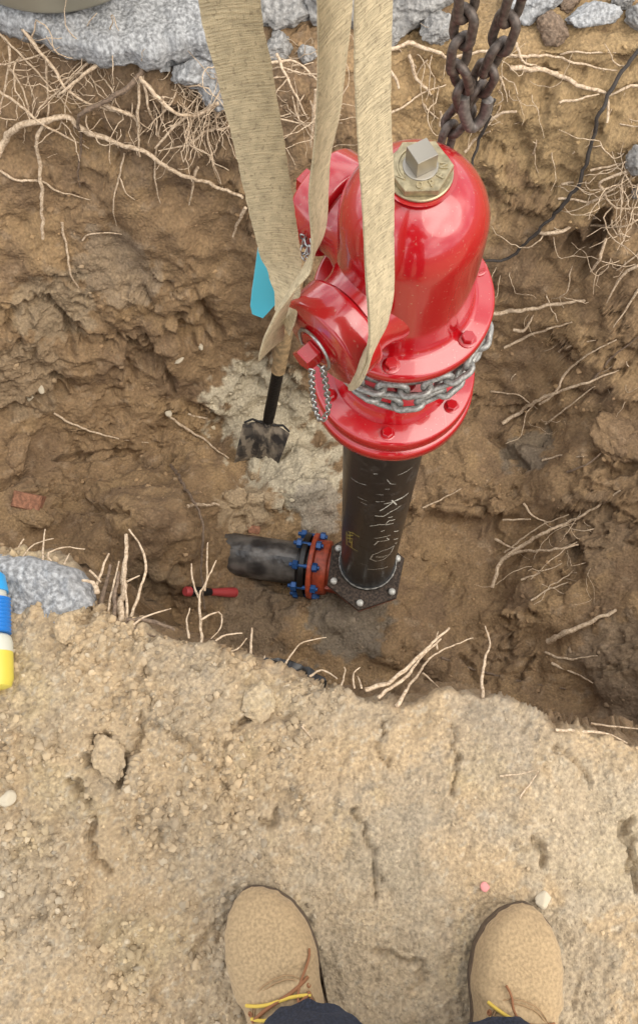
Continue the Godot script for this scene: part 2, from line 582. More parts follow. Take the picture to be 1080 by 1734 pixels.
func setup_noise() -> void:
	n_big = noise(1, 3.2, FastNoiseLite.TYPE_SIMPLEX_SMOOTH, 2)
	n_mid = noise(2, 17.0, FastNoiseLite.TYPE_SIMPLEX_SMOOTH, 3)
	n_fine = noise(3, 110.0, FastNoiseLite.TYPE_SIMPLEX_SMOOTH, 2)
	n_col = noise(4, 3.0, FastNoiseLite.TYPE_SIMPLEX_SMOOTH, 4)
	n_col2 = noise(5, 4.5, FastNoiseLite.TYPE_SIMPLEX_SMOOTH, 4)
	n_cell = noise(6, 72.0, FastNoiseLite.TYPE_CELLULAR)
	n_cell.cellular_return_type = FastNoiseLite.RETURN_DISTANCE
	n_cell.cellular_jitter = 1.1
	n_plate = noise(7, 14.0, FastNoiseLite.TYPE_CELLULAR)
	n_plate.cellular_return_type = FastNoiseLite.RETURN_CELL_VALUE
	n_plate.domain_warp_enabled = true
	n_plate.domain_warp_amplitude = 0.03
	n_plate.domain_warp_frequency = 14.0
	n_plate2 = noise(8, 34.0, FastNoiseLite.TYPE_CELLULAR)
	n_plate2.cellular_return_type = FastNoiseLite.RETURN_CELL_VALUE
	n_grit = noise(10, 75.0, FastNoiseLite.TYPE_SIMPLEX_SMOOTH, 2)
	n_ridge = noise(9, 5.5)
	n_ridge.fractal_type = FastNoiseLite.FRACTAL_RIDGED
	n_ridge.fractal_octaves = 2

func axis(parts: Array) -> PackedFloat32Array:
	var out := PackedFloat32Array()
	for q in parts:
		var a: float = q[0]
		var b: float = q[1]
		var steps := maxi(1, int(ceil(absf(b - a) / q[2])))
		for k in steps:
			out.append(lerpf(a, b, float(k) / steps))
	out.append(parts[parts.size() - 1][1])
	return out

func build_ground() -> void:
	for s in [
		[450, 680, 0.14, Color(0.68, 0.58, 0.41), 0.95], [500, 790, 0.12, Color(0.62, 0.53, 0.375), 0.95], [420, 850, 0.07, Color(0.52, 0.38, 0.23), 0.85], [540, 860, 0.06, Color(0.40, 0.34, 0.26), 0.8],
		[200, 450, 0.09, Color(0.38, 0.30, 0.21), 0.45], [90, 520, 0.09, Color(0.38, 0.29, 0.185), 0.6], [40, 640, 0.10, Color(0.36, 0.265, 0.165), 0.5],
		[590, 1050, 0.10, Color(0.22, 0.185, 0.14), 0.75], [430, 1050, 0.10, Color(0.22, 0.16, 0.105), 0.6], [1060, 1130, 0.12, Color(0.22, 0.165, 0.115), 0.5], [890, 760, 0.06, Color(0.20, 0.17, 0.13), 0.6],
		[900, 130, 0.22, Color(0.43, 0.29, 0.14), 0.75], [760, 160, 0.14, Color(0.40, 0.265, 0.125), 0.7], [1010, 220, 0.16, Color(0.40, 0.27, 0.13), 0.6],
		[250, 980, 0.07, Color(0.27, 0.185, 0.105), 0.8], [990, 900, 0.09, Color(0.27, 0.18, 0.105), 0.7], [300, 150, 0.2, Color(0.22, 0.145, 0.085), 0.6],
		[830, 1240, 0.07, Color(0.37, 0.305, 0.225), 0.4], [650, 1440, 0.06, Color(0.38, 0.31, 0.215), 0.6], [930, 1640, 0.09, Color(0.40, 0.325, 0.225), 0.6], [720, 1350, 0.05, Color(0.38, 0.31, 0.22), 0.5],
		[600, 1600, 0.12, Color(0.47, 0.375, 0.25), 0.5], [1000, 1420, 0.10, Color(0.50, 0.405, 0.28), 0.6]]:
		splats.append([on_ground(s[0], s[1]), s[2], s[3], s[4]])
	var later := []
	for q in [
		[[[158, 1290], [160, 1258], [180, 1250], [198, 1272], [208, 1290], [205, 1325]], 0.006, 0.012], [[[130, 1322], [160, 1350]], 0.005, 0.010], [[[160, 1375], [152, 1430], [165, 1460], [190, 1473]], 0.004, 0.008], [[[238, 1215], [232, 1260], [213, 1288]], 0.004, 0.009],
		[[[600, 1375], [622, 1418], [634, 1468], [640, 1512]], 0.0035, 0.006], [[[905, 1415], [922, 1452], [918, 1462]], 0.004, 0.007], [[[1058, 1395], [1064, 1450], [1076, 1502]], 0.005, 0.010], [[[640, 1610], [690, 1630], [716, 1633], [716, 1660]], 0.0035, 0.006], [[[390, 1240], [420, 1215], [450, 1200]], 0.005, 0.009], [[[250, 1220], [320, 1260], [360, 1300], [380, 1330]], 0.004, 0.006], [[[440, 1385], [455, 1392], [470, 1378]], 0.004, 0.007], [[[760, 1230], [775, 1300], [770, 1340]], 0.003, 0.005], [[[650, 1210], [640, 1270], [655, 1300]], 0.003, 0.005], [[[940, 1265], [985, 1300], [1000, 1330]], 0.0035, 0.006],
		[[[712, 852], [745, 845], [800, 852], [828, 885], [845, 915]], 0.010, 0.010], [[[978, 922], [972, 965], [955, 1000]], 0.010, 0.012], [[[0, 702], [60, 693], [110, 668], [125, 655]], 0.008, 0.016], [[[312, 572], [345, 560], [375, 572]], 0.010, 0.018], [[[220, 640], [225, 615], [255, 612], [285, 625]], 0.010, 0.015], [[[1000, 772], [1035, 802], [1068, 790]], 0.009, 0.018], [[[160, 862], [185, 868], [205, 872]], 0.008, 0.014], [[[60, 800], [20, 815], [0, 822]], 0.008, 0.014], [[[15, 550], [40, 535], [90, 528]], 0.007, 0.012], [[[110, 560], [130, 575], [120, 590]], 0.007, 0.012], [[[840, 735], [850, 760], [880, 790]], 0.009, 0.014], [[[970, 650], [1000, 660], [1040, 655]], 0.006, 0.010], [[[900, 1115], [880, 1140], [870, 1150]], 0.006, 0.012], [[[780, 1110], [800, 1140], [820, 1155]], 0.006, 0.012], [[[955, 440], [975, 450], [985, 458]], 0.012, 0.03], [[[110, 775], [190, 770], [215, 760]], 0.008, 0.014], [[[230, 775], [260, 790], [290, 770]], 0.007, 0.012]]:
		later.append(q)
	for q in later:
		add_crack(q[0], q[1] * 1.35, q[2] * 1.7)
	for q in [[182, 1300, 0.025, 0.045], [188, 1420, 0.035, 0.055], [165, 1530, 0.02, 0.05], [430, 1190, 0.04, 0.04], [60, 1680, 0.09, 0.05], [330, 1680, 0.06, 0.03]]:
		var w := on_ground(q[0], q[1])
		trodden.append([w.x, w.z, q[2], q[3]])
	var xs := axis([[-40.0, -8.0, 8.0], [-8.0, -2.0, 1.0], [-2.0, -1.1, 0.03], [-1.1, -0.8, 0.008], [-0.8, 0.82, 0.0033], [0.82, 1.1, 0.008], [1.1, 2.0, 0.03], [2.0, 8.0, 1.0], [8.0, 40.0, 8.0]])
	var zs := axis([[-40.0, -8.0, 8.0], [-8.0, -2.2, 0.8], [-2.2, -1.55, 0.018], [-1.55, -1.27, 0.005], [-1.27, -0.82, 0.0017], [-0.82, -0.22, 0.0031], [-0.22, 0.0, 0.0024], [0.0, 0.36, 0.003], [0.36, 0.7, 0.008], [0.7, 2.0, 0.1], [2.0, 8.0, 1.0], [8.0, 40.0, 8.0]])
	var nx := xs.size()
	var nz := zs.size()
	print("ground ", nx, " x ", nz)
	var es := PackedFloat32Array()
	var ts := PackedFloat32Array()
	for i in nx:
		es.append(curve(EDGE, xs[i]))
		ts.append(curve(FAR_TOP, xs[i]))
	var h := PackedFloat32Array()
	h.resize(nx * nz)
	_cached = true
	for j in nz:
		for i in nx:
			_e = es[i]
			_t = ts[i]
			h[j * nx + i] = base_h(xs[i], zs[j])
	var mb := MB.new()
	mb.v.resize(nx * nz)
	mb.n.resize(nx * nz)
	mb.uv.resize(nx * nz)
	mb.c.resize(nx * nz)
	for j in nz:
		var j0 := maxi(j - 3, 0)
		var j1 := mini(j + 3, nz - 1)
		for i in nx:
			_e = es[i]
			_t = ts[i]
			var i0 := maxi(i - 3, 0)
			var i1 := mini(i + 3, nx - 1)
			var k := j * nx + i
			var nn := Vector3(-(h[j * nx + i1] - h[j * nx + i0]) / (xs[i1] - xs[i0]), 1.0, -(h[j1 * nx + i] - h[j0 * nx + i]) / (zs[j1] - zs[j0])).normalized()
			var p := Vector3(xs[i], h[k], zs[j])
			var w := smoothstep(2.4, 1.4, maxf(absf(p.x), absf(p.z + 0.4)))
			mb.v[k] = p + nn * (disp(p) * w)
			mb.c[k] = soil_color(p) if w > 0.0 else Color(0.36, 0.29, 0.2)
	_cached = false
	mb.ix.resize((nx - 1) * (nz - 1) * 6)
	var q := 0
	for j in nz - 1:
		for i in nx - 1:
			var a := j * nx + i
			for id in [a, a + 1, a + nx, a + 1, a + nx + 1, a + nx]:
				mb.ix[q] = id
				q += 1
	mb.smooth_normals()
	if mb.n[nx * nz / 2].y < 0.0:
		for k in mb.n.size():
			mb.n[k] = -mb.n[k]
	var o := put("ground", mb.mesh(M.soil))
	tag(o, "tan dry ledge and the brown earth pit dug into it", "ground", "", "structure")

func crumb_mesh(seed_: int) -> ArrayMesh:
	var r := RandomNumberGenerator.new()
	r.seed = seed_
	var mb := MB.new()
	var ph := (1.0 + sqrt(5.0)) / 2.0
	var vs := []
	for a in [[-1, ph, 0], [1, ph, 0], [-1, -ph, 0], [1, -ph, 0], [0, -1, ph], [0, 1, ph], [0, -1, -ph], [0, 1, -ph], [ph, 0, -1], [ph, 0, 1], [-ph, 0, -1], [-ph, 0, 1]]:
		vs.append(Vector3(a[0], a[1], a[2]).normalized() * r.randf_range(0.72, 1.12) * Vector3(1.0, 0.68, 0.85))
	var fs := [0, 11, 5, 0, 5, 1, 0, 1, 7, 0, 7, 10, 0, 10, 11, 1, 5, 9, 5, 11, 4, 11, 10, 2, 10, 7, 6, 7, 1, 8, 3, 9, 4, 3, 4, 2, 3, 2, 6, 3, 6, 8, 3, 8, 9, 4, 9, 5, 2, 4, 11, 6, 2, 10, 8, 6, 7, 9, 8, 1]
	for k in range(0, 60, 3):
		var a: Vector3 = vs[fs[k]]
		var b: Vector3 = vs[fs[k + 1]]
		var c: Vector3 = vs[fs[k + 2]]
		var o := (a + b + c).normalized()
		var g := (b - a).cross(c - a).normalized()
		if g.dot(o) < 0:
			g = -g
		var i0 := mb.pt(a, (g + a.normalized()).normalized())
		var i1 := mb.pt(b, (g + b.normalized()).normalized())
		var i2 := mb.pt(c, (g + c.normalized()).normalized())
		mb.tri(i0, i1, i2)
	for k in mb.v.size():
		mb.c.append(Color.WHITE)
	return mb.mesh(M.crumb)

func scatter(called: String, label: String, spots: Array, seed_: int) -> void:
	# spots: [point, radius, colour]
	var mm := MultiMesh.new()
	mm.transform_format = MultiMesh.TRANSFORM_3D
	mm.use_colors = true
	mm.mesh = crumb_mesh(seed_)
	mm.instance_count = spots.size()
	for k in spots.size():
		var s = spots[k]
		var b := Basis.from_euler(Vector3(rng.randf() * 0.8 - 0.4, rng.randf() * TAU, rng.randf() * 0.8 - 0.4)).scaled_local(Vector3(s[1] * rng.randf_range(0.75, 1.3), s[1] * rng.randf_range(0.5, 0.9), s[1] * rng.randf_range(0.75, 1.3)))
		mm.set_instance_transform(k, Transform3D(b, s[0]))
		mm.set_instance_color(k, s[2])
	var o := MultiMeshInstance3D.new()
	o.multimesh = mm
	o.name = numbered(called)
	add_child(o)
	tag(o, label, "soil", "", "stuff")

func build_crumbs() -> void:
	rng.seed = 77
	var ledge_spots := [[], []]
	var pit_spots := []
	var tries := 0
	while ledge_spots[0].size() + ledge_spots[1].size() < 9000 and tries < 60000:
		tries += 1
		var x := rng.randf_range(-0.62, 0.5)
		var z := rng.randf_range(-0.4, 0.4)
		if is_ledge(x, z) < 0.8:
			continue
		var patch := smoothstep(-0.2, 0.15, n_col2.get_noise_2d(x * 1.6, z * 1.6))
		var keep := lerpf(0.10, lerpf(0.25, 1.0, patch), loose(x, z))
		if rng.randf() > keep:
			continue
		var r := 0.0014 + 0.006 * pow(rng.randf(), 3.4) * lerpf(0.35, 1.0, loose(x, z))
		var p := ground_at(x, z, r * 0.05)
		var c := soil_color(p) * rng.randf_range(0.52, 0.82)
		ledge_spots[tries % 2].append([p, r, c])
	scatter("soil_crumbs", "loose tan soil crumbs scattered over the dry ledge", ledge_spots[0], 1)
	scatter("soil_crumbs", "small angular tan soil clods lying on the dry ledge", ledge_spots[1], 2)
	tries = 0
	while pit_spots.size() < 3800 and tries < 40000:
		tries += 1
		var x := rng.randf_range(-0.8, 0.8)
		var z := rng.randf_range(-1.25, -0.12)
		if is_ledge(x, z) > 0.05:
			continue
		if rng.randf() > 0.25 + 0.75 * smoothstep(-0.1, 0.35, n_col.get_noise_2d(x * 2.0, z * 2.0)):
			continue
		var r := 0.0016 + 0.0075 * pow(rng.randf(), 7.0)
		var p := ground_at(x, z, -r * 0.1)
		var c := soil_color(p) * rng.randf_range(0.65, 0.95)
		pit_spots.append([p, r, c])
	scatter("soil_crumbs", "damp brown soil crumbs on the pit floor and walls", pit_spots, 3)

# ---------------------------------------------------------------- hydrant
func along(at: Vector3, dir: Vector3, side := Vector3.UP) -> Transform3D:
	var y := dir.normalized()
	if absf(y.dot(side)) > 0.95:
		side = Vector3.RIGHT
	var x := side.cross(y).normalized()
	return Transform3D(Basis(x, y, x.cross(y)), at)

func ngon(sides: int, r: float, turn := 0.0) -> Array:
	var out := []
	for k in sides:
		out.append(Vector2.from_angle(turn + TAU * k / sides) * r)
	return out

func link_mesh(length: float, width: float, d: float, m: Material, seg := 20, sides := 9) -> ArrayMesh:
	var mb := MB.new()
	var r := width * 0.5 - d * 0.5
	var a := length * 0.5 - width * 0.5
	var ring := []
	for k in seg:
		var t := TAU * k / seg
		var p := Vector3(sin(t) * r, cos(t) * r, 0)
		p.y += a if p.y >= 0.0 else -a
		ring.append(p)
	var base := 0
	for k in seg + 1:
		var p: Vector3 = ring[k % seg]
		var tg: Vector3 = (ring[(k + 1) % seg] - ring[(k + seg - 1) % seg]).normalized()
		var b := Vector3(0, 0, 1)
		var s := tg.cross(b)
		for q in sides + 1:
			var an := TAU * q / sides
			var dir := s * cos(an) + b * sin(an)
			mb.pt(p + dir * d * 0.5, dir)
	for k in seg:
		for q in sides:
			base = k * (sides + 1) + q
			mb.quad(base, base + 1, base + sides + 2, base + sides + 1)
	return mb.mesh(m)

func resample(ps: Array, step: float) -> Array:
	var cv := Curve3D.new()
	cv.bake_interval = step * 0.2
	for k in ps.size():
		var t: Vector3 = (ps[mini(k + 1, ps.size() - 1)] - ps[maxi(k - 1, 0)]) / 6.0
		cv.add_point(ps[k], -t, t)
	var out := []
	var l := cv.get_baked_length()
	var m := maxi(2, int(l / step))
	for k in m + 1:
		out.append(cv.sample_baked(l * k / m, true))
	return out

func chain_xforms(ps: Array, pitch: float, face: Vector3) -> Array:
	var pts := resample(ps, pitch)
	var out := []
	for k in pts.size() - 1:
		var y: Vector3 = (pts[k + 1] - pts[k]).normalized()
		var z := (face - y * face.dot(y)).normalized()
		var b := Basis(y.cross(z), y, z)
		b = b * Basis(Vector3.UP, (0.45 if k % 2 == 0 else 0.45 + PI / 2) + rng.randf_range(-0.16, 0.16))
		out.append(Transform3D(b, (pts[k] + pts[k + 1]) * 0.5))
	return out

func hex_bolt(parent: Node, called: String, at: Vector3, dir: Vector3, r: float, h: float, m: Material, washer := true) -> void:
	var mb := MB.new()
	if washer:
		mb.lathe([Vector2(0, 0), Vector2(r * 1.35, 0), Vector2(r * 1.35, h * 0.16), Vector2(r * 1.1, h * 0.24), Vector2(0, h * 0.24)], 20)
	mb.prism(ngon(6, r, rng.randf() * TAU), h * 0.22, h, h * 0.1)
	put(called, mb.mesh(m), parent, along(at, dir))

const BASE_Y := -0.756

func H(y: float) -> float:
	return y - BASE_Y

func build_hydrant() -> void:
	rng.seed = 5
	var hy := thing("fire_hydrant", "glossy red fire hydrant on a tall black riser pipe standing in the pit", "fire hydrant", Vector3(HX, BASE_Y, HZ))
	# barrel and dome, one casting
	var prof := [Vector2(0.0, H(0.41)), Vector2(0.088, H(0.41)), Vector2(0.0915, H(0.4125)), Vector2(0.0925, H(0.416)), Vector2(0.0925, H(0.423)), Vector2(0.0915, H(0.426)), Vector2(0.089, H(0.4275)), Vector2(0.076, H(0.429)), Vector2(0.0715, H(0.4315)), Vector2(0.0693, H(0.436)), Vector2(0.0685, H(0.445)), Vector2(0.067, H(0.50)), Vector2(0.0665, H(0.555))]
	for k in range(1, 10):
		var a := k * PI / 2 / 9.5
		prof.append(Vector2(0.0665 * pow(cos(a), 0.9), H(0.555) + 0.062 * sin(a)))
	prof.append(Vector2(0.031, H(0.6178)))
	prof.append(Vector2(0.0, H(0.6178)))
	var mb := MB.new()
	mb.lathe(prof, 96, Transform3D.IDENTITY, 50.0)
	put("barrel", mb.mesh(M.red), hy)
	# neck between the flanges
	mb = MB.new()
	mb.lathe([Vector2(0.068, H(0.409)), Vector2(0.064, H(0.398)), Vector2(0.063, H(0.30)), Vector2(0.064, H(0.272)), Vector2(0.067, H(0.264)), Vector2(0.071, H(0.2585)), Vector2(0.072, H(0.250))], 72, Transform3D.IDENTITY, 50.0)
	put("neck", mb.mesh(M.red), hy)
	mb = MB.new()
	mb.lathe([Vector2(0.0, H(0.2265)), Vector2(0.094, H(0.2265)), Vector2(0.0965, H(0.229)), Vector2(0.097, H(0.232)), Vector2(0.097, H(0.248)), Vector2(0.096, H(0.251)), Vector2(0.0935, H(0.2525)), Vector2(0.0, H(0.2525))].map(func(q): return q), 96, Transform3D.IDENTITY, 50.0)
	put("neck_flange", mb.mesh(M.red), hy)
	mb = MB.new()
	mb.lathe([Vector2(0.0, H(0.199)), Vector2(0.094, H(0.199)), Vector2(0.098, H(0.2015)), Vector2(0.0995, H(0.205)), Vector2(0.0995, H(0.219)), Vector2(0.098, H(0.223)), Vector2(0.094, H(0.2245)), Vector2(0.0, H(0.2245))], 96, Transform3D.IDENTITY, 50.0)
	put("bottom_flange", mb.mesh(M.red), hy)
	# bolts: the photograph shows two on each flange towards the camera
	for k in 6:
		var a := deg_to_rad(104.0 - 60.0 * k)
		hex_bolt(hy, "flange_bolt", Vector3(cos(a) * 0.081, H(0.4285), sin(a) * 0.081), Vector3.UP, 0.0068, 0.0085, M.red)
		a = deg_to_rad(100.0 - 60.0 * k)
		hex_bolt(hy, "flange_bolt", Vector3(cos(a) * 0.083, H(0.2525), sin(a) * 0.083), Vector3.UP, 0.0066, 0.0075, M.red)
	# two hose nozzles with their caps
	for w in [[40.0, 0.475, 1.13], [-48.0, 0.482, 1.15]]:
		var a := deg_to_rad(w[0])
		var dir := Vector3(-cos(a), 0, sin(a))
		var s: float = w[2]
		var xf := along(Vector3(0, H(w[1]), 0), dir)
		mb = MB.new()
		mb.lathe([Vector2(0.051, 0.040), Vector2(0.0475, 0.053), Vector2(0.0435, 0.062), Vector2(0.0425, 0.070), Vector2(0.0425, 0.0775), Vector2(0.039, 0.078), Vector2(0.039, 0.0835)], 64, Transform3D.IDENTITY, 50.0)
		put("nozzle", mb.mesh(M.red), hy, xf)
		mb = MB.new()
		mb.lathe([Vector2(0.0, 0.081), Vector2(0.0425 * s, 0.081), Vector2(0.0438 * s, 0.0825), Vector2(0.0442 * s, 0.085), Vector2(0.0435 * s, 0.112), Vector2(0.0425 * s, 0.1145), Vector2(0.0405 * s, 0.1155), Vector2(0.024, 0.1163), Vector2(0.0195, 0.118), Vector2(0.0185, 0.1205), Vector2(0.0175, 0.122), Vector2(0.0, 0.122)], 72, Transform3D.IDENTITY, 50.0)
		var cap := put("nozzle_cap", mb.mesh(M.red), hy, xf)
		mb = MB.new()
		mb.prism(ngon(5, 0.0125, 0.5), 0.122, 0.1395, 0.0012)
		put("cap_nut", mb.mesh(M.red), cap)
		mb = MB.new()
		var ring := []
		var rr := []
		for k in 33:
			var t := TAU * k / 32
			ring.append(Vector3(cos(t) * 0.0218, 0.1225 + 0.002 * sin(t + 1.0), sin(t) * 0.0218))
			rr.append(0.0017)
		mb.tube(ring, rr, 8)
		put("cap_ring", mb.mesh(M.silver), cap)
	# brass operating nut on the crown
	mb = MB.new()
	mb.lathe([Vector2(0.0, H(0.6178)), Vector2(0.0268, H(0.6178)), Vector2(0.0275, H(0.6186)), Vector2(0.0275, H(0.6202)), Vector2(0.0265, H(0.621)), Vector2(0.0, H(0.621))], 48)
	put("brass_washer", mb.mesh(M.brass), hy)
	mb = MB.new()
	mb.prism(ngon(6, 0.0268, 0.05), H(0.621), H(0.6285), 0.0007)
	var nut := put("brass_hex_plate", mb.mesh(M.brass), hy)
	mb = MB.new()
	mb.lathe([Vector2(0.0145, H(0.6285)), Vector2(0.0142, H(0.6292)), Vector2(0.0128, H(0.6296)), Vector2(0.0, H(0.6296))], 40)
	put("collar", mb.mesh(M.brass_hi), nut)
	mb = MB.new()
	mb.prism(ngon(4, 0.0128, 0.36), H(0.6296), H(0.647), 0.0005)
	put("square_spindle", mb.mesh(M.brass_hi), nut)
	var font := SystemFont.new()
	font.font_names = PackedStringArray(["Droid Sans"])
	font.font_weight = 700
	var word := "OPEN"
	for k in 4:
		var tm := TextMesh.new()
		tm.text = word[k]
		tm.font = font
		tm.font_size = 48
		tm.pixel_size = 0.00018
		tm.depth = 0.0016
		tm.material = M.brass
		var a := deg_to_rad(98.0 - 31.0 * k)
		var rad := Vector3(cos(a), 0, sin(a))
		var bx := Vector3.UP.cross(rad)
		put("letter", tm, nut, Transform3D(Basis(bx, -rad, Vector3.UP), rad * 0.0186 + Vector3(0, H(0.6287), 0)))
	mb = MB.new()
	var arc := []
	var ar := []
	for k in 15:
		var a := deg_to_rad(140.0 + 8.5 * k)
		arc.append(Vector3(cos(a) * 0.0183, H(0.6288), sin(a) * 0.0183))
		ar.append(0.0011)
	mb.tube(arc, ar, 6)
	for w in [0.0215, 0.0155]:
		var a0 := deg_to_rad(140.0)
		var a1 := deg_to_rad(158.0)
		mb.tube([Vector3(cos(a0) * 0.0183, H(0.6288), sin(a0) * 0.0183), Vector3(cos(a1) * w, H(0.6288), sin(a1) * w)], [0.0008, 0.0008], 6)
	put("arrow", mb.mesh(M.brass), nut)
	build_riser(hy)
	# the short chain that ties the cap to the hydrant: links of a few millimetres
	var cl := link_mesh(0.0118, 0.0075, 0.0019, M.silver, 12, 6)
	var ps := []
	for q in [[528, 626, -0.352], [528, 650, -0.356], [531, 680, -0.358], [536, 700, -0.358], [543, 712, -0.36], [552, 704, -0.362], [556, 690, -0.363], [553, 660, -0.362], [549, 636, -0.36], [546, 622, -0.357]]:
		ps.append(on_depth(q[0], q[1], q[2]) - hy.position)
	var st := SurfaceTool.new()
	st.begin(Mesh.PRIMITIVE_TRIANGLES)
	for xf in chain_xforms(ps, 0.0082, Vector3(0, 0.5, 1)):
		st.append_from(cl, 0, xf)
	ps = []
	for q in [[512, 398, -0.50], [516, 415, -0.50], [512, 434, -0.49], [520, 440, -0.485], [524, 420, -0.49], [519, 402, -0.5]]:
		ps.append(on_depth(q[0], q[1], q[2]) - hy.position)
	for xf in chain_xforms(ps, 0.0082, Vector3(0, 0.5, 1)):
		st.append_from(cl, 0, xf)
	var cm := st.commit()
	cm.surface_set_material(0, M.silver)
	var co := put("cap_chain", cm, hy)
	co.set_meta("kind", "stuff")
	co.set_meta("label", "thin bright chain hanging from the nozzle cap")

func stroke(im: Image, ps: Array, w: float, col: Color, rough: float) -> void:
	for k in ps.size() - 1:
		var a: Vector2 = ps[k]
		var b: Vector2 = ps[k + 1]
		var m := int(a.distance_to(b) * 1.5) + 1
		for q in m + 1:
			var p := a.lerp(b, float(q) / m)
			var ww := w * (0.7 + 0.5 * n_col.get_noise_2d(p.x * 0.02, p.y * 0.02))
			for dx in range(-4, 5):
				for dy in range(-4, 5):
					var x := int(p.x) + dx
					var y := int(p.y) + dy
					if x < 0 or y < 0 or x >= im.get_width() or y >= im.get_height() or Vector2(dx, dy).length() > ww:
						continue
					if rng.randf() < rough:
						im.set_pixel(x, y, im.get_pixel(x, y).lerp(col, 0.75))

func build_riser(hy: Node3D) -> void:
	var top := 0.2
	var bot := -0.742
	var r := 0.0585
	# bitumen coat with scuffs, chalk writing and a small stencil
	var w := 1024
	var h := 2048
	var im := Image.create(w, h, false, Image.FORMAT_RGB8)
	var rg := Image.create(w, h, false, Image.FORMAT_RGB8)
	var a := noise(61, 0.006, FastNoiseLite.TYPE_SIMPLEX_SMOOTH, 5)
	var b := noise(62, 0.02, FastNoiseLite.TYPE_SIMPLEX_SMOOTH, 3)
	for y in h:
		for x in w:
			var t := absf(x / float(w) * 2.0 - 1.0) * 400.0
			var d := smoothstep(0.15, 0.6, a.get_noise_2d(t, y * 0.5)) * 0.5 + smoothstep(0.3, 0.6, b.get_noise_2d(t * 0.6, y * 1.6)) * 0.35
			var c := Color(0.016, 0.013, 0.012).lerp(Color(0.09, 0.075, 0.062), d)
			im.set_pixel(x, y, c.linear_to_srgb())
			var rr := 0.3 + 0.3 * d
			rg.set_pixel(x, y, Color(rr, rr, rr))
	var chalk := lin(0.62, 0.60, 0.52)
	var marks := [
		[[880, 510], [720, 600], [560, 710]], [[880, 510], [760, 580], [610, 630]], [[700, 590], [750, 640]],
		[[510, 765], [600, 772], [680, 722], [740, 690], [800, 648]], [[660, 785], [700, 778]],
		[[450, 882], [560, 865], [710, 852]], [[630, 855], [665, 820], [730, 810]], [[580, 945], [610, 930]],
		[[500, 1022], [590, 1010], [680, 985]], [[495, 1100], [540, 1058], [620, 1050], [665, 1040], [640, 1020]],
		[[720, 1110], [600, 1160], [480, 1210], [450, 1260], [520, 1285], [610, 1260], [690, 1180], [720, 1115]], [[520, 1235], [600, 1235], [640, 1215]],
		[[420, 1375], [540, 1372], [650, 1345]], [[725, 945], [770, 938]], [[720, 1035], [765, 1025]], [[735, 1080], [755, 1074]],
		[[230, 330], [310, 385], [410, 415]], [[770, 300], [860, 260], [930, 210]], [[640, 350], [680, 400], [740, 405]], [[620, 460], [670, 460]], [[490, 287], [535, 287]], [[310, 550], [410, 595]], [[350, 610], [410, 640]], [[510, 605], [610, 600]], [[320, 1300], [410, 1330]], [[520, 520], [600, 525]]]
	rng.seed = 9
	for k in marks.size():
		var ps := []
		for q in marks[k]:
			ps.append(pipe_uv(560.0 + q[0] / 6.75, 760.0 + q[1] / 6.75, r, bot, top, w, h))
		stroke(im, ps, 4.4 if k < 16 else 2.6, chalk, 0.85 if k < 16 else 0.4)
	for q in [[[180, 950], [180, 1090]], [[200, 945], [255, 965]], [[250, 960], [320, 1005]], [[190, 985], [250, 990]], [[190, 1020], [250, 1030]], [[215, 960], [215, 1060]], [[185, 1090], [240, 1130], [305, 1170]], [[240, 1050], [235, 1130]], [[195, 1060], [245, 1075]]]:
		var ps := []
		for e in q:
			ps.append(pipe_uv(560.0 + e[0] / 6.75, 760.0 + e[1] / 6.75, r, bot, top, w, h))
		stroke(im, ps, 4.6, lin(0.52, 0.46, 0.08), 0.8)
	var m: StandardMaterial3D = M.pipe
	m.albedo_texture = ImageTexture.create_from_image(im)
	m.roughness = 1.0
	m.roughness_texture = ImageTexture.create_from_image(rg)
	m.roughness_texture_channel = BaseMaterial3D.TEXTURE_CHANNEL_GREEN
	var mb := MB.new()
	mb.lathe([Vector2(r, H(bot)), Vector2(r, H(top))], 96)
	# uv: v runs from the foot (image bottom) to the head
	for k in mb.uv.size():
		mb.uv[k].y = 1.0 - mb.uv[k].y
	put("riser_pipe", mb.mesh(m), hy)
	mb = MB.new()
	mb.lathe([Vector2(r + 0.006, H(-0.745)), Vector2(r + 0.0055, H(-0.737)), Vector2(r + 0.002, H(-0.733)), Vector2(r - 0.001, H(-0.733))], 64)
	put("weld_collar", mb.mesh(M.black), hy)
	mb = MB.new()
	var ring := []
	var rr2 := []
	for k in 65:
		var t := TAU * k / 64
		ring.append(Vector3(cos(t) * (r + 0.004), H(-0.7335), sin(t) * (r + 0.004)))
		rr2.append(0.0018 + 0.0008 * sin(k * 2.3))
	mb.tube(ring, rr2, 8)
	put("sealing_ring", mb.mesh(M.chain), hy)
	# six-sided foot plate with a bolt near each corner
	var bolts := []
	for q in [[573, 930], [565, 985], [609, 1022], [663, 1003], [672, 947], [622, 903]]:
		var p := on_plane(q[0], q[1], -0.745) - Vector3(HX, 0, HZ)
		bolts.append(Vector2(p.x, p.z))
	bolts.sort_custom(func(p, q): return p.angle() < q.angle())
	var poly := []
	for q in bolts:
		poly.append(q + q.normalized() * 0.0165)
	mb = MB.new()
	mb.prism(poly, H(-0.753), H(-0.742), 0.0018)
	var plate := put("foot_plate", mb.mesh(M.rusty), hy)
	mb = MB.new()
	mb.prism(poly.map(func(q): return q * 0.985), H(-0.768), H(-0.7545), 0.0018)
	put("lower_plate", mb.mesh(M.orange), plate)
	for q in bolts:
		var bm := MB.new()
		bm.lathe([Vector2(0, 0), Vector2(0.0078, 0), Vector2(0.0078, 0.006), Vector2(0.006, 0.0085), Vector2(0.0, 0.0095)], 16, Transform3D.IDENTITY, 60.0)
		put("foot_bolt", bm.mesh(M.white_bolt), hy, Transform3D(Basis.IDENTITY, Vector3(q.x, H(-0.742), q.y)))

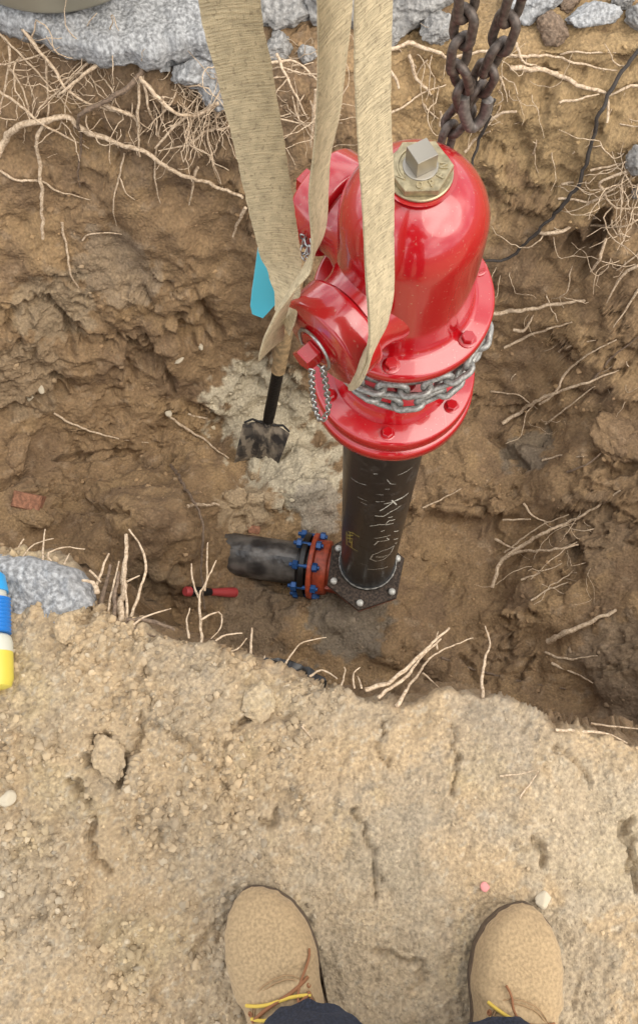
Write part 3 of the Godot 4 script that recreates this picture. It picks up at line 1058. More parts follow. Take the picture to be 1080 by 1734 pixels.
func pipe_uv(px: float, py: float, r: float, bot: float, top: float, w: int, h: int) -> Vector2:
	var d := ray(px, py)
	var o := Vector2(CAM.x - HX, CAM.z - HZ)
	var e := Vector2(d.x, d.z)
	var b := o.dot(e)
	var q := b * b - e.length_squared() * (o.length_squared() - r * r)
	var t := (-b - sqrt(maxf(q, 0.0))) / e.length_squared()
	var p := CAM + d * t
	var an := fposmod(atan2(p.z - HZ, p.x - HX), TAU)
	return Vector2(an / TAU * w, (1.0 - (p.y - bot) / (top - bot)) * h)

func build_water_main() -> void:
	rng.seed = 15
	var y := -0.802
	var a := on_plane(556, 962, y)
	a = Vector3(a.x, y, a.z)
	var b := on_plane(360, 930, y)
	var dir := (Vector3(b.x, y - 0.02, b.z) - a).normalized()
	var o := thing("water_main", "black buried water pipe with an orange coupling and blue bolts at the hydrant foot", "pipe", a)
	var xf := along(Vector3.ZERO, dir)
	var mb := MB.new()
	mb.lathe([Vector2(0.0, 0.03), Vector2(0.0495, 0.03), Vector2(0.0495, 0.42), Vector2(0.047, 0.422), Vector2(0, 0.422)], 64)
	put("pipe", mb.mesh(M.muddy_pipe), o, xf)
	# elbow under the hydrant's foot plate
	mb = MB.new()
	var mid := Vector3(HX, y, HZ) - a
	mb.tube(resample([-dir * -0.01, mid * 0.5 + dir * 0.012, mid * 0.85 + Vector3(0, -0.004, 0), mid + Vector3(0, 0.03, 0)], 0.01), range(resample([-dir * -0.01, mid * 0.5 + dir * 0.012, mid * 0.85 + Vector3(0, -0.004, 0), mid + Vector3(0, 0.03, 0)], 0.01).size()).map(func(_k): return 0.048), 40)
	put("elbow", mb.mesh(M.orange), o)
	mb = MB.new()
	mb.lathe([Vector2(0.049, -0.036), Vector2(0.055, -0.032), Vector2(0.0555, -0.010), Vector2(0.0535, -0.007), Vector2(0.0535, -0.004), Vector2(0.061, -0.001), Vector2(0.063, 0.003), Vector2(0.063, 0.026), Vector2(0.061, 0.0285), Vector2(0.05, 0.0285)], 64)
	var cup := put("socket", mb.mesh(M.orange), o, xf)
	mb = MB.new()
	mb.box(Vector3(0.008, 0.03, 0.008), 0.001, Transform3D(Basis.IDENTITY, Vector3(0.05, -0.016, -0.022)))
	put("rib", mb.mesh(M.orange), cup)
	mb = MB.new()
	mb.lathe([Vector2(0.0505, 0.0285), Vector2(0.0745, 0.0285), Vector2(0.0765, 0.0305), Vector2(0.0765, 0.0375), Vector2(0.0745, 0.0395), Vector2(0.0505, 0.0385)], 64)
	put("socket_flange", mb.mesh(M.orange), o, xf)
	mb = MB.new()
	mb.lathe([Vector2(0.0497, 0.046), Vector2(0.071, 0.046), Vector2(0.073, 0.048), Vector2(0.073, 0.058), Vector2(0.071, 0.060), Vector2(0.055, 0.061), Vector2(0.053, 0.068), Vector2(0.0497, 0.069)], 64)
	put("gland_ring", mb.mesh(M.black), o, xf)
	for k in 8:
		var t := TAU * (k + 0.35) / 8
		var at := xf * Vector3(cos(t) * 0.0690, 0.0, sin(t) * 0.0690)
		mb = MB.new()
		mb.lathe([Vector2(0, 0.012), Vector2(0.005, 0.012), Vector2(0.005, 0.078), Vector2(0.004, 0.080), Vector2(0, 0.080)], 12)
		mb.prism(ngon(6, 0.0112, rng.randf()), 0.0605, 0.0725, 0.0012)
		mb.prism(ngon(6, 0.0105, rng.randf()), 0.0165, 0.0283, 0.0012)
		put("gland_bolt", mb.mesh(M.blue_bolt), o, along(at, dir))

# ---------------------------------------------------------------- lifting gear
func build_chains() -> void:
	rng.seed = 31
	var o := thing("lifting_chain", "dull grey steel chain wrapped twice round the hydrant's red neck", "chain", Vector3(HX, 0.35, HZ))
	var lm := link_mesh(0.039, 0.0255, 0.0074, M.chain)
	var ps := []
	for k in 65:
		var t := k / 64.0
		var a := -1.75 + t * TAU * 2.08
		var r := 0.0735 + 0.014 * pow(maxf(0.0, cos(a + 0.05)), 2.0) + 0.004 * sin(a * 2.7)
		var yy := 0.014 - t * 0.046 + 0.012 * maxf(0.0, cos(a)) - 0.006 * sin(a)
		ps.append(Vector3(cos(a) * r, yy, sin(a) * r))
	for xf in chain_xforms(ps, 0.0245, Vector3(0.2, 1, 0.3)):
		put("link", lm, o, xf)
	# a tail climbs behind the dome to the dark chain
	ps = [Vector3(0.01, 0.02, -0.078), Vector3(0.014, 0.08, -0.094), Vector3(0.016, 0.12, -0.098)]
	for xf in chain_xforms(ps, 0.0245, Vector3(0, 0, 1)):
		put("link", lm, o, xf)
	var d := thing("hoist_chain", "dark rusty chain of thick links, two strands joined behind the hydrant's dome", "chain", Vector3(HX, 0.46, HZ - 0.09))
	var dm := link_mesh(0.044, 0.0265, 0.0082, M.dark_chain, 22, 10)
	var off := d.position
	var strands := [
		[Vector3(HX + 0.016, 0.455, HZ - 0.097), [742, 290, -0.575], [756, 226, -0.585], [775, 203, -0.59], [794, 175, -0.59], [816, 137, -0.585], [834, 103, -0.58], [850, 62, -0.58], [866, 18, -0.58], [884, -50, -0.58]],
		[[790, 176, -0.582], [784, 150, -0.578], [775, 112, -0.575], [780, 70, -0.575], [788, 28, -0.575], [792, -10, -0.575], [797, -60, -0.575]]]
	for st in strands:
		ps = []
		for q in st:
			ps.append((q if q is Vector3 else on_depth(q[0], q[1], q[2])) - off)
		var last: Vector3 = ps[ps.size() - 1]
		ps.append(last + Vector3(0.0, 0.25, 0.0))
		ps.append(Vector3(last.x * 0.6, 1.75, last.z))
		for xf in chain_xforms(ps, 0.0281, Vector3(0.3, 0.2, 1)):
			put("link", dm, d, xf)
	# the worn end link the two strands are hooked through
	var mb := MB.new()
	var c := on_depth(801, 192, -0.575) - off
	mb.tube(resample([c + Vector3(-0.012, 0.022, 0), c + Vector3(-0.009, 0.004, 0.004), c + Vector3(0.0, -0.014, 0.004), c + Vector3(0.010, -0.004, 0), c + Vector3(0.011, 0.014, -0.002)], 0.004), range(resample([c + Vector3(-0.012, 0.022, 0), c + Vector3(-0.009, 0.004, 0.004), c + Vector3(0.0, -0.014, 0.004), c + Vector3(0.010, -0.004, 0), c + Vector3(0.011, 0.014, -0.002)], 0.004).size()).map(func(_k): return 0.0054), 12)
	put("end_link", mb.mesh(M.end_link), d)

func strap(rows: Array, wide: float) -> MB:
	# rows: [px, py, z, twist]; the strap climbs straight up above the first row
	var ps := []
	var tw := []
	for q in rows:
		ps.append(on_depth(q[0], q[1], q[2]))
		tw.append(q[3])
	ps.push_front(Vector3(ps[0].x, 2.25, ps[0].z))
	tw.push_front(tw[0] - 0.25)
	var cv := Curve3D.new()
	cv.bake_interval = 0.003
	for k in ps.size():
		var t: Vector3 = (ps[mini(k + 1, ps.size() - 1)] - ps[maxi(k - 1, 0)]) / 6.0
		if k <= 1:
			t = t.limit_length(0.03)
		cv.add_point(ps[k], -t, t)
	var offs := []
	for p in ps:
		offs.append(cv.get_closest_offset(p))
	var l := cv.get_baked_length()
	var m := int(l / 0.006)
	var pts := []
	var ws := []
	var seg := 0
	for k in m + 1:
		var d := l * k / m
		while seg < ps.size() - 2 and d > offs[seg + 1]:
			seg += 1
		var f := clampf((d - offs[seg]) / maxf(offs[seg + 1] - offs[seg], 0.001), 0.0, 1.0)
		var a: float = lerpf(tw[seg], tw[seg + 1], f * f * (3.0 - 2.0 * f))
		pts.append(cv.sample_baked(d, true))
		ws.append(Vector3(cos(a), 0.0, -sin(a)))
	var mb := MB.new()
	mb.ribbon(pts, ws, wide * 0.5, 0.0032, 3.0, 0.05, rows[0][0])
	return mb

func build_slings() -> void:
	var o := thing("lifting_sling", "slack tan webbing sling hanging as a loop left of the red hydrant", "sling", Vector3(0.0, 0.3, -0.43))
	var mb := strap([[388, 0, -0.46, 0.0], [411, 110, -0.46, 0.03], [434, 220, -0.458, 0.0], [455, 330, -0.455, -0.05], [474, 430, -0.45, -0.2], [482, 478, -0.442, -0.75], [484, 512, -0.432, -1.1], [478, 545, -0.424, -1.3]], 0.0375)
	for k in mb.v.size():
		mb.v[k] -= o.position
	put("wide_leg", mb.mesh(M.sling), o)
	mb = strap([[568, 0, -0.44, 0.85], [556, 200, -0.44, 0.95], [541, 300, -0.435, 1.05], [541, 390, -0.428, 1.15], [532, 435, -0.42, 1.2], [508, 472, -0.412, 1.05], [482, 515, -0.408, 0.95], [464, 560, -0.41, 0.85], [459, 592, -0.418, 0.7]], 0.034)
	for k in mb.v.size():
		mb.v[k] -= o.position
	put("twisted_leg", mb.mesh(M.sling), o)
	o = thing("lifting_sling", "doubled tan webbing sling hooked under the hydrant's front nozzle cap", "sling", Vector3(0.06, 0.42, -0.39))
	mb = strap([[633, 0, -0.39, 0.75], [633, 200, -0.388, 0.75], [640, 330, -0.383, 0.7], [643, 430, -0.378, 0.72], [646, 505, -0.366, 0.8], [642, 560, -0.357, 0.95], [630, 602, -0.356, 1.15], [612, 629, -0.362, 1.3], [596, 636, -0.378, 1.4]], 0.030)
	for k in mb.v.size():
		mb.v[k] -= o.position
	put("front_layer", mb.mesh(M.sling), o)
	mb = strap([[627, 0, -0.402, 1.0], [626, 200, -0.40, 1.05], [633, 330, -0.394, 0.95], [637, 430, -0.388, 0.9], [641, 505, -0.372, 0.9], [637, 555, -0.363, 1.05], [624, 597, -0.362, 1.2], [607, 622, -0.368, 1.35], [594, 630, -0.384, 1.4]], 0.030)
	for k in mb.v.size():
		mb.v[k] -= o.position
	put("back_layer", mb.mesh(M.sling), o)

# ---------------------------------------------------------------- stones and concrete
func rock(seed_: int, size: Vector3, det: int, rough: float, planes := 11) -> MB:
	var r := RandomNumberGenerator.new()
	r.seed = seed_
	var pl := []
	for k in planes:
		var d := Vector3(r.randfn(), r.randfn(), r.randfn()).normalized()
		pl.append([d, r.randf_range(0.62, 0.95)])
	var fz := noise(seed_, 2.2, FastNoiseLite.TYPE_SIMPLEX_SMOOTH, 4)
	var mb := MB.new()
	var seen := {}
	for f in 6:
		var ax := [Vector3.RIGHT, Vector3.LEFT, Vector3.UP, Vector3.DOWN, Vector3.BACK, Vector3.FORWARD][f] as Vector3
		var u := Vector3(ax.y, ax.z, ax.x)
		var w := ax.cross(u)
		var ids := []
		for j in det + 1:
			for i in det + 1:
				var p := (ax + u * (2.0 * i / det - 1.0) + w * (2.0 * j / det - 1.0)).normalized()
				var key := Vector3i((p * 1000.0).round())
				if not seen.has(key):
					var rad := 1.0
					for q in pl:
						var dd: float = p.dot(q[0])
						if dd > 0.05:
							rad = minf(rad, q[1] / dd)
					rad *= 1.0 + fz.get_noise_3dv(p) * rough
					seen[key] = mb.pt(p * rad * size * 0.5, p)
				ids.append(seen[key])
		for j in det:
			for i in det:
				var a: int = ids[j * (det + 1) + i]
				mb.quad(a, ids[j * (det + 1) + i + 1], ids[(j + 1) * (det + 1) + i + 1], ids[(j + 1) * (det + 1) + i])
	mb.smooth_normals()
	return mb

func stone(called: String, px: float, py: float, size: Vector3, turn: float, m: Material, label: String, category: String, seed_: int, lift := 0.25, group := "", det := 14, rough := 0.16) -> MeshInstance3D:
	var p := on_ground(px, py) + Vector3(0, size.y * lift, 0)
	var o := put(called, rock(seed_, size, det, rough).mesh(m), null, Transform3D(Basis.from_euler(Vector3(rng.randf_range(-0.2, 0.2), turn, rng.randf_range(-0.2, 0.2))), p))
	tag(o, label, category, group)
	return o

func slab(called: String, front: Array, back: float, y_top: float, thick: float, seed_: int, m: Material, label: String) -> void:
	# a broken sheet of concrete: ragged front edge, rough broken face, uneven top
	var fz := noise(seed_, 22.0, FastNoiseLite.TYPE_SIMPLEX_SMOOTH, 4)
	var ce := noise(seed_ + 1, 30.0, FastNoiseLite.TYPE_CELLULAR)
	var x0: float = front[0][0]
	var x1: float = front[front.size() - 1][0]
	var nx := int((x1 - x0) / 0.005)
	var mb := MB.new()
	var prof := [[0.06, 0.0], [0.02, 0.0], [0.004, 0.04], [0.0, 0.25], [0.003, 0.5], [0.0, 0.75], [0.008, 0.93], [0.02, 1.0]]
	for k in range(1, 46):
		prof.append([0.02 + k * 0.0055 + k * k * 0.00022, 1.0])
	prof.append([back, 1.0])
	prof.append([back, 0.0])
	var m_ := prof.size()
	for i in nx + 1:
		var x := lerpf(x0, x1, float(i) / nx)
		var z := curve(front, x) + fz.get_noise_2d(x * 0.45, 5.0) * 0.012 + fz.get_noise_2d(x * 2.0, 9.0) * 0.005
		var side := minf(x - x0, x1 - x) 
		for k in m_:
			var p := Vector3(x, y_top - thick + thick * prof[k][1], z - prof[k][0])
			var w := 1.0 if prof[k][0] < 0.7 else 0.0
			if side < 0.02:
				p.y -= thick * 0.45 * (1.0 - side / 0.02)
			var dd := fz.get_noise_3dv(p) * 0.011 + ce.get_noise_3dv(p) * 0.006 + fz.get_noise_3dv(p * 3.0) * 0.004
			p += Vector3(fz.get_noise_3dv(p + Vector3(3, 0, 0)) * 0.006, dd, fz.get_noise_3dv(p + Vector3(0, 7, 0)) * 0.006) * w
			mb.pt(p, Vector3.UP if k > 6 else Vector3(0, 0.3, 1).normalized(), Vector2(p.x, p.z))
	for i in nx:
		for k in m_ - 1:
			var q := i * m_ + k
			mb.ix.append_array([q, q + 1, q + m_, q + 1, q + m_ + 1, q + m_])
	mb.smooth_normals()
	var flip := mb.n[m_ * (nx / 2) + 20].y < 0.0
	if flip:
		for k in range(0, mb.ix.size(), 3):
			var t := mb.ix[k]
			mb.ix[k] = mb.ix[k + 1]
			mb.ix[k + 1] = t
		mb.smooth_normals()
	solo(called, mb, m, label, "concrete slab")

func build_concrete() -> void:
	rng.seed = 41
	var fr := []
	for q in [[-330, 20], [-60, 22], [0, 30], [55, 42], [80, 62], [120, 76], [165, 86], [205, 82], [245, 92], [290, 80], [340, 70], [390, 74], [425, 60]]:
		var p := on_plane(q[0], q[1], 0.035)
		fr.append([p.x, p.z])
	slab("concrete_slab", fr, 2.2, 0.04, 0.045, 71, M.concrete, "broken pale grey concrete slab along the pit's far left rim")
	fr = []
	for q in [[-300, 925], [-60, 930], [0, 934], [50, 938], [95, 948], [125, 965], [142, 992], [150, 1020]]:
		var p := on_plane(q[0], q[1], 0.03)
		fr.append([p.x, p.z])
	# near slab: its front is the pit side, so build it facing away
	near_slab(fr)
	var list := [
		[695, 22, 0.16, 0.10, 0.13, 0.2, "large grey concrete block on the far rim right of the slings"],
		[735, 66, 0.07, 0.05, 0.06, 0.9, "fist-sized grey lump below the large block on the far rim"],
		[655, 70, 0.05, 0.04, 0.045, 1.4, "small grey lump beside the doubled sling on the far rim"],
		[485, 22, 0.13, 0.07, 0.11, 0.5, "grey rubble block between the two legs of the slack sling"],
		[470, 75, 0.07, 0.045, 0.05, 1.2, "small broken grey piece under the rubble between the sling legs"],
		[520, 95, 0.035, 0.03, 0.03, 2.0, "pale lump next to the twisted sling leg on the far rim"],
		[580, 22, 0.14, 0.08, 0.12, 2.2, "grey rubble block between the twisted and the doubled sling"],
		[900, 14, 0.12, 0.07, 0.08, 0.3, "pale blocky rubble right of the dark chain on the far rim"],
		[932, 55, 0.055, 0.045, 0.06, 1.1, "rounded brownish stone hanging out of the far rim"],
		[1000, 38, 0.095, 0.04, 0.05, 0.1, "flat pale grey slab fragment on the far rim at right"],
		[1050, 8, 0.06, 0.05, 0.05, 0.7, "grey stone on the far rim, in the top right corner"],
		[1078, 38, 0.05, 0.045, 0.05, 1.9, "grey stone cut by the right edge above the black cable"],
		[960, 5, 0.05, 0.03, 0.04, 0.4, "small ochre stone behind the flat fragment"],
		[1085, 270, 0.06, 0.06, 0.05, 0.4, "grey stone bedded in the right wall among hair roots"],
		[1090, 330, 0.05, 0.05, 0.05, 0.9, "lower grey stone bedded in the right wall among hair roots"],
		[335, 130, 0.11, 0.06, 0.06, 0.3, "whitish mortar lump behind roots under the left slab"],
		[280, 105, 0.06, 0.04, 0.04, 1.3, "pale mortar lump under the slab beside the knobbly root"],
		[365, 165, 0.07, 0.05, 0.05, 2.1, "grey mortar lump in the root tangle beside the wide sling"],
		[225, 70, 0.055, 0.02, 0.035, 0.9, "brown stone wedged in the edge of the left slab"]]
	for k in list.size():
		var q = list[k]
		var mm: Material = M.rubble
		if k in [7, 9, 15, 16, 17]:
			mm = M.concrete
		if k in [8, 12, 18]:
			mm = M.root_brown
		stone("rubble_stone", q[0], q[1], Vector3(q[2], q[3], q[4]), q[5], mm, q[6], "stone", 100 + k, 0.22, "broken concrete along the far rim", 20, 0.2)
	# single stones and scraps one can point at
	stone("pebble", 20, 1350, Vector3(0.024, 0.016, 0.02), 0.4, M.flake, "white pebble at the left edge of the dry ledge, upper of two", "stone", 201, 0.3, "", 8, 0.1)
	stone("pebble", 6, 1520, Vector3(0.02, 0.014, 0.024), 1.4, M.flake, "white pebble cut by the left edge, level with the boot toe", "stone", 202, 0.3, "", 8, 0.1)
	stone("pebble", 916, 1522, Vector3(0.023, 0.017, 0.02), 0.9, M.flake, "pale grey pebble touching the toe of the right boot", "stone", 203, 0.35, "", 8, 0.1)
	stone("pebble", 820, 1502, Vector3(0.012, 0.006, 0.014), 0.3, M.pink, "tiny pink chip on the trodden ground ahead of the right boot", "stone", 204, 0.3, "", 6, 0.1)
	stone("pebble", 55, 682, Vector3(0.02, 0.014, 0.018), 0.3, M.flake, "white pebble on the left side of the pit", "stone", 205, 0.3, "", 6, 0.1)
	stone("pebble", 72, 662, Vector3(0.014, 0.01, 0.024), 0.3, M.flake, "narrow pale chip above the white pebble on the left", "stone", 206, 0.3, "", 6, 0.1)
	stone("pebble", 286, 694, Vector3(0.016, 0.01, 0.022), 0.6, M.flake, "white chip at the end of a thin root left of the shovel", "stone", 207, 0.4, "", 6, 0.1)
	stone("pebble", 302, 607, Vector3(0.026, 0.008, 0.012), 0.6, M.flake, "pale flat chip on the wall left of the shovel handle", "stone", 208, 0.4, "", 6, 0.1)
	stone("pebble", 340, 588, Vector3(0.012, 0.008, 0.02), 0.2, M.flake, "small white chip in the hollow left of the slack sling", "stone", 209, 0.4, "", 6, 0.1)
	var clods := [[183, 1283, 0.045, 0.02, 0.07, "smooth flat clod with cracks round it on the loose heap"], [150, 1015, 0.04, 0.02, 0.03, "tan clod at the foot of the near concrete slab"], [435, 1190, 0.05, 0.022, 0.06, "low slab of dry soil on the crest of the ledge"], [120, 1075, 0.035, 0.02, 0.045, "oval clod left of the bundle of cut roots"], [430, 790, 0.075, 0.04, 0.045, "pale sand lump below the shovel blade"], [400, 845, 0.06, 0.035, 0.05, "tan lump left of the riser pipe below the shovel"], [465, 850, 0.07, 0.03, 0.06, "flat tan lump between the shovel and the orange coupling"], [170, 775, 0.08, 0.04, 0.05, "brown clod on the left side of the pit floor"], [30, 775, 0.10, 0.04, 0.06, "broad brown clod at the left edge above the red brick"], [55, 875, 0.09, 0.035, 0.055, "brown clod under the red brick at the left edge"], [838, 870, 0.05, 0.06, 0.05, "tan clod at the rim of the scooped hollow"], [720, 940, 0.03, 0.025, 0.03, "dark clod on the floor right of the riser pipe"], [1040, 740, 0.12, 0.06, 0.09, "large smooth block of clay in the right wall"]]
	for k in clods.size():
		var q = clods[k]
		var p := on_ground(q[0], q[1])
		var mb := rock(300 + k, Vector3(q[2], q[3], q[4]), 16, 0.22)
		var cc := soil_color(p)
		for j in mb.v.size():
			mb.c.append(soil_color(p + mb.v[j] * 1.0).lerp(cc, 0.3))
		var o := put("soil_clod", mb.mesh(M.soil), null, Transform3D(Basis(Vector3.UP, rng.randf() * TAU if k > 3 else 0.1), p + Vector3(0, q[3] * 0.08, 0)))
		tag(o, q[5], "clod")

func near_slab(fr: Array) -> void:
	# the concrete under the ledge's left end: a worn rounded edge towards the pit
	var fz := noise(75, 26.0, FastNoiseLite.TYPE_SIMPLEX_SMOOTH, 4)
	var mb := MB.new()
	var outline := []
	for q in resample(fr.map(func(q): return Vector3(q[0], 0, q[1])), 0.005):
		outline.append(Vector2(q.x, q.z))
	var prof := [[0.012, -0.08], [-0.002, -0.05], [-0.004, -0.02], [0.0, 0.0], [0.006, 0.014], [0.016, 0.022]]
	for k in range(1, 34):
		prof.append([0.016 + k * 0.005, 0.024 - k * 0.0007])
	var m_ := prof.size()
	for i in outline.size():
		var d: Vector2 = (outline[mini(i + 1, outline.size() - 1)] - outline[maxi(i - 1, 0)]).normalized()
		var inw := Vector2(-d.y, d.x)
		if inw.y < 0 and absf(d.x) > 0.3:
			inw = -inw
		var f := smoothstep(outline.size() * 0.55, outline.size() - 1.0, float(i))
		inw = inw.lerp(Vector2(-0.5, 0.6), 0.4 + 0.6 * f).normalized()
		for k in m_:
			var q: Vector2 = outline[i] + inw * prof[k][0] * (1.0 if k < 6 else lerpf(1.0, 0.75, f))
			var p := Vector3(q.x, 0.006 + prof[k][1], q.y)
			p += Vector3(fz.get_noise_3dv(p) * 0.006, fz.get_noise_3dv(p * 1.7 + Vector3(0, 4, 0)) * 0.008, fz.get_noise_3dv(p + Vector3(2, 0, 0)) * 0.006)
			mb.pt(p, Vector3.UP if k > 4 else Vector3(-inw.x, 0.2, -inw.y).normalized(), q)
	for i in outline.size() - 1:
		for k in m_ - 1:
			var q := i * m_ + k
			mb.quad(q, q + 1, q + m_ + 1, q + m_)
	mb.smooth_normals()
	solo("concrete_slab", mb, M.concrete, "worn grey concrete edge at left beside the bundle of cut roots", "concrete slab")

# ---------------------------------------------------------------- roots
var root_sets := {}

func label_roots() -> void:
	# each is told by its look, its place and its rank from the left among its likes
	var rank := ["leftmost", "second", "third", "fourth", "fifth", "sixth", "seventh", "eighth", "ninth", "tenth"]
	for place in root_sets:
		var by_look := {}
		for q in root_sets[place]:
			if not by_look.has(q[2]):
				by_look[q[2]] = []
			by_look[q[2]].append(q)
		for look in by_look:
			var list: Array = by_look[look]
			list.sort_custom(func(p, q): return p[0] < q[0])
			for k in list.size():
				var words: String = "%s thin root %s" % [look, place.replace("from the left ", "")]
				if list.size() > 1:
					words = "%s %s thin root %s" % [rank[k], look, place]
				list[k][1].set_meta("label", words)

func root(pts: Array, r0: float, r1: float, label := "", m: Material = null, called := "root", category := "root", group := "") -> void:
	var ps := []
	for q in pts:
		if q.size() > 3:
			ps.append(on_plane(q[0], q[1], q[3]))
		else:
			ps.append(on_ground(q[0], q[1], q[2] if q.size() > 2 else 0.004))
	var rs := resample(ps, 0.007)
	var out := []
	var rad := []
	var s := float(names.get("root", 0)) * 3.7
	var depth: float = (ps[0] - CAM).dot(fw)
	for k in rs.size():
		var t := float(k) / (rs.size() - 1)
		var r := lerpf(r0, r1, t) * (0.36 if pts[0].size() > 3 else 0.41) / FL * depth
		var w := minf(r * 0.8, 0.003) * smoothstep(0.0, 0.1, t)
		out.append(rs[k] + Vector3(n_mid.get_noise_2d(s, k * 0.011), n_mid.get_noise_2d(s + 3.0, k * 0.011), n_mid.get_noise_2d(s + 6.0, k * 0.011)) * w * 1.6)
		rad.append(r * (1.0 + 0.25 * n_mid.get_noise_2d(s + 9.0, k * 0.013)) * (1.0 - 0.3 * t * t))
	var mb := MB.new()
	mb.tube(out, rad, 8 if r0 > 5.0 else 6, 0.04 if called == "cable" else 0.22)
	if m == null:
		m = M.root
	if label == "":
		var mid: Array = pts[pts.size() / 2]
		var a0: Array = pts[0]
		var a1: Array = pts[pts.size() - 1]
		var run := Vector2(a1[0] - a0[0], a1[1] - a0[1])
		var look := "upright" if absf(run.y) > absf(run.x) * 2.0 else ("level" if absf(run.x) > absf(run.y) * 2.5 else "slanting")
		look += " long" if run.length() > 110.0 else (" short" if run.length() < 55.0 else "")
		look += " brown" if m == M.root_brown else " pale"
		var place := ["from the left on the ledge's broken edge", "roots along the ledge's edge"]
		if mid[1] < 420.0 and mid[0] < 560.0:
			place = ["from the left on the wall left of the dome", "roots on the far wall"]
		elif mid[1] < 300.0:
			place = ["from the left on the upper right wall", "roots on the upper right wall"]
		elif mid[1] < 800.0 and mid[0] > 540.0:
			place = ["from the left on the right wall", "roots on the right wall"]
		elif mid[1] < 1060.0 and mid[0] > 540.0:
			place = ["from the left by the hollow at lower right", "roots on the lower right wall"]
		elif mid[1] < 880.0:
			place = ["from the left on the pit's left side", "roots on the left of the pit"]
		elif mid[0] < 300.0:
			place = ["from the left by the near concrete edge", "roots by the near concrete edge"]
		var o := solo(called, mb, m, "root", category, place[1])
		if not root_sets.has(place[0]):
			root_sets[place[0]] = []
		root_sets[place[0]].append([mid[0], o, look])
		return
	solo(called, mb, m, label, category, group)

func hair_roots(label: String, boxes: Array, count: int, seed_: int) -> void:
	rng.seed = seed_
	var mb := MB.new()
	for k in count:
		var b = boxes[k % boxes.size()]
		var px := rng.randf_range(b[0], b[2])
		var py := rng.randf_range(b[1], b[3])
		var p := on_ground(px, py, 0.004)
		var nn := base_normal(p.x, p.z)
		var d := Vector3(rng.randfn() * 0.8, -0.6 + rng.randfn() * 0.7, rng.randfn() * 0.4 + 0.3).normalized()
		var ps := [p - nn * 0.012]
		var m := rng.randi_range(5, 15)
		for q in m:
			d = (d + Vector3(rng.randfn(), rng.randfn(), rng.randfn()) * 0.32).normalized()
			p += d * 0.010 + nn * rng.randf_range(-0.001, 0.003)
			ps.append(p)
		var r := rng.randf_range(0.0006, 0.0017)
		mb.tube(ps, range(ps.size()).map(func(t): return r * (1.0 - 0.6 * t / float(ps.size()))), 4)
	solo("hair_roots", mb, M.root, label, "roots").set_meta("kind", "stuff")

